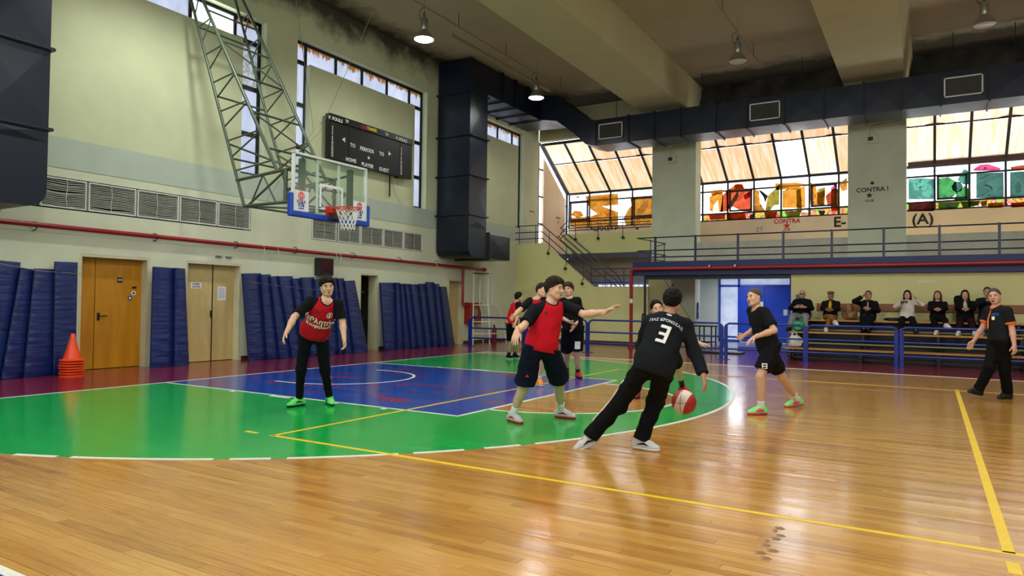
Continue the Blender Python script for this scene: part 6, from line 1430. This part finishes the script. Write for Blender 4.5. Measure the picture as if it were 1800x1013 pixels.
# players behind
J = mk((899, 568), 16.5, (908, 531), 0, (912, 535), (905, 535), -1, 1, .97, head=(914, 519), face=CR*.9-TC*.2, shw=.18, hd=.17)
foot(J, 'R', on_floor((894, 631))[:2], CR*.4+TC*.7, (896, 600), CR, .97); foot(J, 'L', on_floor((905, 630))[:2], CR*.5+TC*.7, (904, 600), CR, .97)
arm(J, 'R', (896, 553), 0, (893, 563), -1); arm(J, 'L', (910, 556), 0, (906, 568), -1)
person('small boy in red top and black shorts, smallest and farthest of the players', J, .97, hair=dict(c=(26, 20, 18), r=.014, wr=.003), top=dict(c=(190, 26, 36), sleeve_c=(20, 20, 24), sl=.7, hem=.06), bottom=dict(c=(16, 16, 20), len=.92, tr=(.11, .115)), socks=dict(c=(18, 18, 20), f=.25), shoes=dict(c=(22, 22, 26), sole=(226, 226, 226)), h=.012, hh=.007)
J = mk((958, 578), 11.4, (944, 527), 0, (958, 530), (931, 530), 0, 0, 1.0, head=(953, 510), face=TC*.5+CR*.6, shw=.18, hd=.17)
foot(J, 'R', on_floor((948, 678))[:2], TC+CR*.2, (950, 628), TC, 1.0); foot(J, 'L', on_floor((975, 677))[:2], TC+CR*.3, (970, 628), TC, 1.0)
arm(J, 'R', (913, 546), -1, (903, 556), -1); arm(J, 'L', (966, 555), 0, (970, 575), 0)
person('boy in red and black mostly hidden behind the central player, arm reaching left', J, 1.0, hair=dict(c=(40, 28, 22), r=.012, wr=.003), top=dict(c=(190, 24, 38), sleeve_c=(20, 20, 24), sl=.8, hem=.06), bottom=dict(c=(16, 16, 20), len=.92, tr=(.11, .115)), socks=dict(c=(220, 220, 220), f=.2), shoes=dict(c=(240, 150, 60), sole=(230, 230, 230)), hands={'R': dict(curl=.2)}, h=.011, hh=.0065)
J = mk((1007, 574), 12.45, (1001, 526), 0, (1016, 529), (988, 530), 0, 0, 1.0, T=.50, head=(999, 507), face=TC*.8-CR*.4, shw=.18, hd=.17)
foot(J, 'L', on_floor((1016, 664))[:2], TC+CR*.2, (1008, 616), TC, 1.0); foot(J, 'R', on_floor((996, 660))[:2], TC-CR*.3, (996, 616), TC, 1.0)
arm(J, 'L', (1020, 556), 0, (1010, 573), -1); arm(J, 'R', (984, 556), 0, (1001, 566), -1)
person('curly-haired boy in black top and shorts with red shoes, behind the central player', J, 1.0, hair=dict(c=(68, 46, 32), r=.018, wr=.007, fy=.07, fz=.04, ft=.9, puff=True), top=dict(c=(16, 16, 20), sl=1.4, hem=.06), bottom=dict(c=(16, 16, 20), len=.90, tr=(.112, .118)), socks=dict(c=(18, 18, 20), f=.22), shoes=dict(c=(196, 26, 40), sole=(30, 20, 24)), hands={'L': dict(curl=.3), 'R': dict(curl=.3)}, h=.011, hh=.0065)
so = J['_bottom']; project_print(rects2d([(-.05, .05, -.07, .07)]), so, J['hipL']*.3+J['knL']*.7, CR, UP3, -TC, M['print_w'], 'shorts_patch')
J = mk((1163, 607), 10.0, (1159, 562), -1, (1178, 566), (1142, 566), 0, 0, .98, head=(1155, 543), hsg=-1, face=TC*.9, shw=.18, hd=.165)
foot(J, 'L', on_floor((1200, 690))[:2], TC+CR*.3, (1188, 640), TC+CR*.4, .98); foot(J, 'R', on_floor((1120, 699))[:2], TC-CR*.3, (1138, 645), TC-CR*.4, .98)
arm(J, 'L', (1206, 588), -1, (1228, 603), -1); arm(J, 'R', (1134, 596), -1, (1130, 620), -1)
person('dark-haired defender crouching behind the dribbling player, only forehead and hand showing', J, .98, skinc=(212, 166, 140), hair=dict(c=(22, 18, 16), r=.012, wr=.003, fz=.05), top=dict(c=(186, 24, 36), sleeve_c=(20, 20, 24), sl=.75, hem=.05), bottom=dict(c=(16, 16, 20), len=.9, tr=(.11, .115)), socks=dict(c=(18, 18, 20), f=.4), shoes=dict(c=(170, 28, 40), sole=(26, 26, 26)), hands={'L': dict(curl=.15, d=CR*.9-UP3*.2, spread=.12)}, h=.011, hh=.0065)

# spectators on the top bench
def sitter(label, px, hz, opt, legs, arms, S_=.97, lean=.12, face=(0, -1, .02), **kw):
    H = on_y(px, 11.36); x = H[0]; J = {}
    J['pelvis'] = np.array([x, 11.16, 1.13]); J['head'] = np.array([x, 11.36, H[2]-.01]); dz = J['head'][2]-1.13-.17; J['neck'] = np.array([x, 11.16+lean+.02, 1.13+dz])
    J['shL'] = J['neck']+np.array([.175, -.01, -.045])*S_; J['shR'] = J['neck']+np.array([-.175, -.01, -.045])*S_
    J['head'][1] = J['neck'][1]-.015
    for s_, sg in (('L', 1), ('R', -1)):
        J['hip'+s_] = J['pelvis']+np.array([.09*sg, -.02, -.01]); a = legs[s_]; an = np.array([x+a[0], a[1], a[2]]); J['ank'+s_] = an; J['toe'+s_] = an+nz(np.array([a[3] if len(a) > 3 else .2*sg, -1, -.2]))*.2
        J['kn'+s_] = ik(J['hip'+s_], an, .41*S_, .40*S_, pole=np.array([a[4] if len(a) > 4 else .15*sg, -.5, 1.0])); J['pitch'+s_] = a[5] if len(a) > 5 else 0
        w_ = arms[s_]; wr = np.array([x+w_[0], w_[1], w_[2]]); J['wr'+s_] = wr; J['el'+s_] = ik(J['sh'+s_], wr, .27*S_, .24*S_, pole=np.array([.9*sg, w_[3] if len(w_) > 3 else .2, -.6]))
    J['face'] = np.asarray(face, float); J['floorz'] = .72; J['hup'] = UP3
    p = person(label, J, S_, h=.012, hh=.0065, **kw, **opt); return p, J
GS = 'spectators on the top bench'
YA, ZA = 10.46, .805
fl = lambda a=.14: {'L': (a, YA, ZA), 'R': (-a, YA, ZA)}
sitter('heavy bearded man in black pullover, dark glasses and grey trousers, leftmost on the bench', (1411, 517), 0, dict(skinc=(190, 140, 116), head=dict(beard=(150, 146, 140), glasses=True), top=dict(c=(16, 16, 18), sl=1.8, hem=.10, loose=.03), bottom=dict(c=(128, 130, 128), len=1.95, tr=(.105, .085), ank=.065), shoes=dict(c=(18, 18, 20), sole=(20, 20, 20))), fl(.20), {'L': (.11, 10.92, 1.36), 'R': (-.11, 10.92, 1.36)}, S_=1.0, fat=1.22)
sitter('man in a flat cap, dark jacket, yellow jumper and tan trousers, legs crossed', (1461, 519), 0, dict(skinc=(150, 104, 84), head=dict(cap=(98, 88, 62)), top=dict(c=(18, 17, 20), sl=1.9, hem=.10, loose=.02, inner=(216, 170, 20), iw=.055, name='jacket'), bottom=dict(c=(140, 92, 44), len=1.8, tr=(.092, .072), ank=.055), socks=dict(c=(30, 24, 26), f=.25), shoes=dict(c=(214, 212, 204), sole=(228, 228, 222))), {'L': (-.02, 10.44, ZA), 'R': (.20, 10.42, 1.0, .6, .5, .2)}, {'L': (.08, 10.88, 1.30), 'R': (-.06, 10.88, 1.30)}, S_=.96)
sitter('grey-haired man in a black coat resting his cheek on his hand', (1527, 519), 0, dict(skinc=(176, 128, 104), hair=dict(c=(84, 78, 72), r=.010), top=dict(c=(15, 15, 18), sl=1.9, hem=.10, loose=.028, inner=(170, 170, 172), iw=.03, name='coat'), bottom=dict(c=(14, 14, 17), len=1.95, tr=(.100, .085), ank=.07), shoes=dict(c=(16, 16, 18), sole=(16, 16, 18))), {'L': (.05, YA, ZA), 'R': (-.05, YA, ZA)}, {'L': (.05, 10.88, 1.34), 'R': (-.13, 11.08, 1.66, -.6)}, S_=.99, lean=.04)
p_, J_ = sitter('woman in a white jumper with long dark hair, holding a phone', (1595, 518), 0, dict(skinc=(200, 148, 124), hair=dict(c=(26, 18, 16), r=.014, long=.42), top=dict(c=(206, 200, 188), sl=1.92, hem=.06, loose=.02, name='jumper'), bottom=dict(c=(14, 14, 17), len=1.95, tr=(.09, .075), ank=.06), shoes=dict(c=(18, 18, 20), sole=(26, 26, 26))), {'L': (.20, 10.44, ZA), 'R': (-.12, YA, ZA)}, {'L': (.20, 11.05, 1.62, -.2), 'R': (-.12, 10.92, 1.46)}, S_=.92)
ph = thing('phone', 'dark phone held up by the woman in the white jumper', 'phone', J_['wrR']); w_ = J_['wrR']
box(w_[0]-.02, w_[0]+.14, w_[1]-.075, w_[1]-.065, w_[2]+.02, w_[2]+.09).build('phone_case', M['black'], ph, bevel=.003); box(w_[0]-.015, w_[0]+.135, w_[1]-.065, w_[1]-.063, w_[2]+.025, w_[2]+.085).build('screen', M['board'], ph)
sitter('woman in black with long brown hair looking up, one white shoe raised', (1648, 519), 0, dict(skinc=(196, 142, 118), hair=dict(c=(64, 40, 28), r=.012, long=.36), top=dict(c=(14, 14, 18), sl=1.92, hem=.10, loose=.025, name='coat'), bottom=dict(c=(14, 14, 17), len=1.95, tr=(.09, .072), ank=.058), shoes=dict(c=(208, 206, 202), sole=(226, 226, 222))), {'L': (.18, 10.42, .98, .7, .4, .2), 'R': (-.03, YA, ZA)}, {'L': (.05, 10.90, 1.34), 'R': (-.05, 10.90, 1.34)}, S_=.90, face=(-.1, -1, .25))
sitter('smiling woman in a black fur-hooded coat over a white top, dark red trousers', (1696, 518), 0, dict(skinc=(204, 152, 128), hair=dict(c=(28, 20, 18), r=.014, long=.30), top=dict(c=(14, 14, 17), sl=1.92, hem=.10, loose=.035, inner=(190, 184, 170), iw=.06, name='coat'), bottom=dict(c=(40, 18, 24), len=1.95, tr=(.095, .078), ank=.06), shoes=dict(c=(214, 212, 206), sole=(226, 226, 222))), fl(.16), {'L': (.05, 10.88, 1.36), 'R': (-.05, 10.88, 1.36)}, S_=.93)
hd_ = tag(blob((J_['neck'][0]+1.13, 11.33, 1.60), (.13, .10, .10), 23, amp=.05).build('fur_hood', cloth((16, 14, 14)), smooth=True), 'black fur hood behind the neck of the smiling woman', 'hood')
sitter('man in a dark jacket on the bench, half hidden by the referee', (1735, 513), 0, dict(skinc=(180, 132, 108), hair=dict(c=(60, 50, 42), r=.006), top=dict(c=(20, 24, 28), sl=1.9, hem=.08, loose=.028, name='jacket'), bottom=dict(c=(30, 34, 44), len=1.95, tr=(.10, .085), ank=.07), shoes=dict(c=(150, 150, 150), sole=(200, 200, 200))), fl(.14), {'L': (.08, 10.92, 1.34), 'R': (-.02, 10.95, 1.58, -.3)}, S_=1.0)
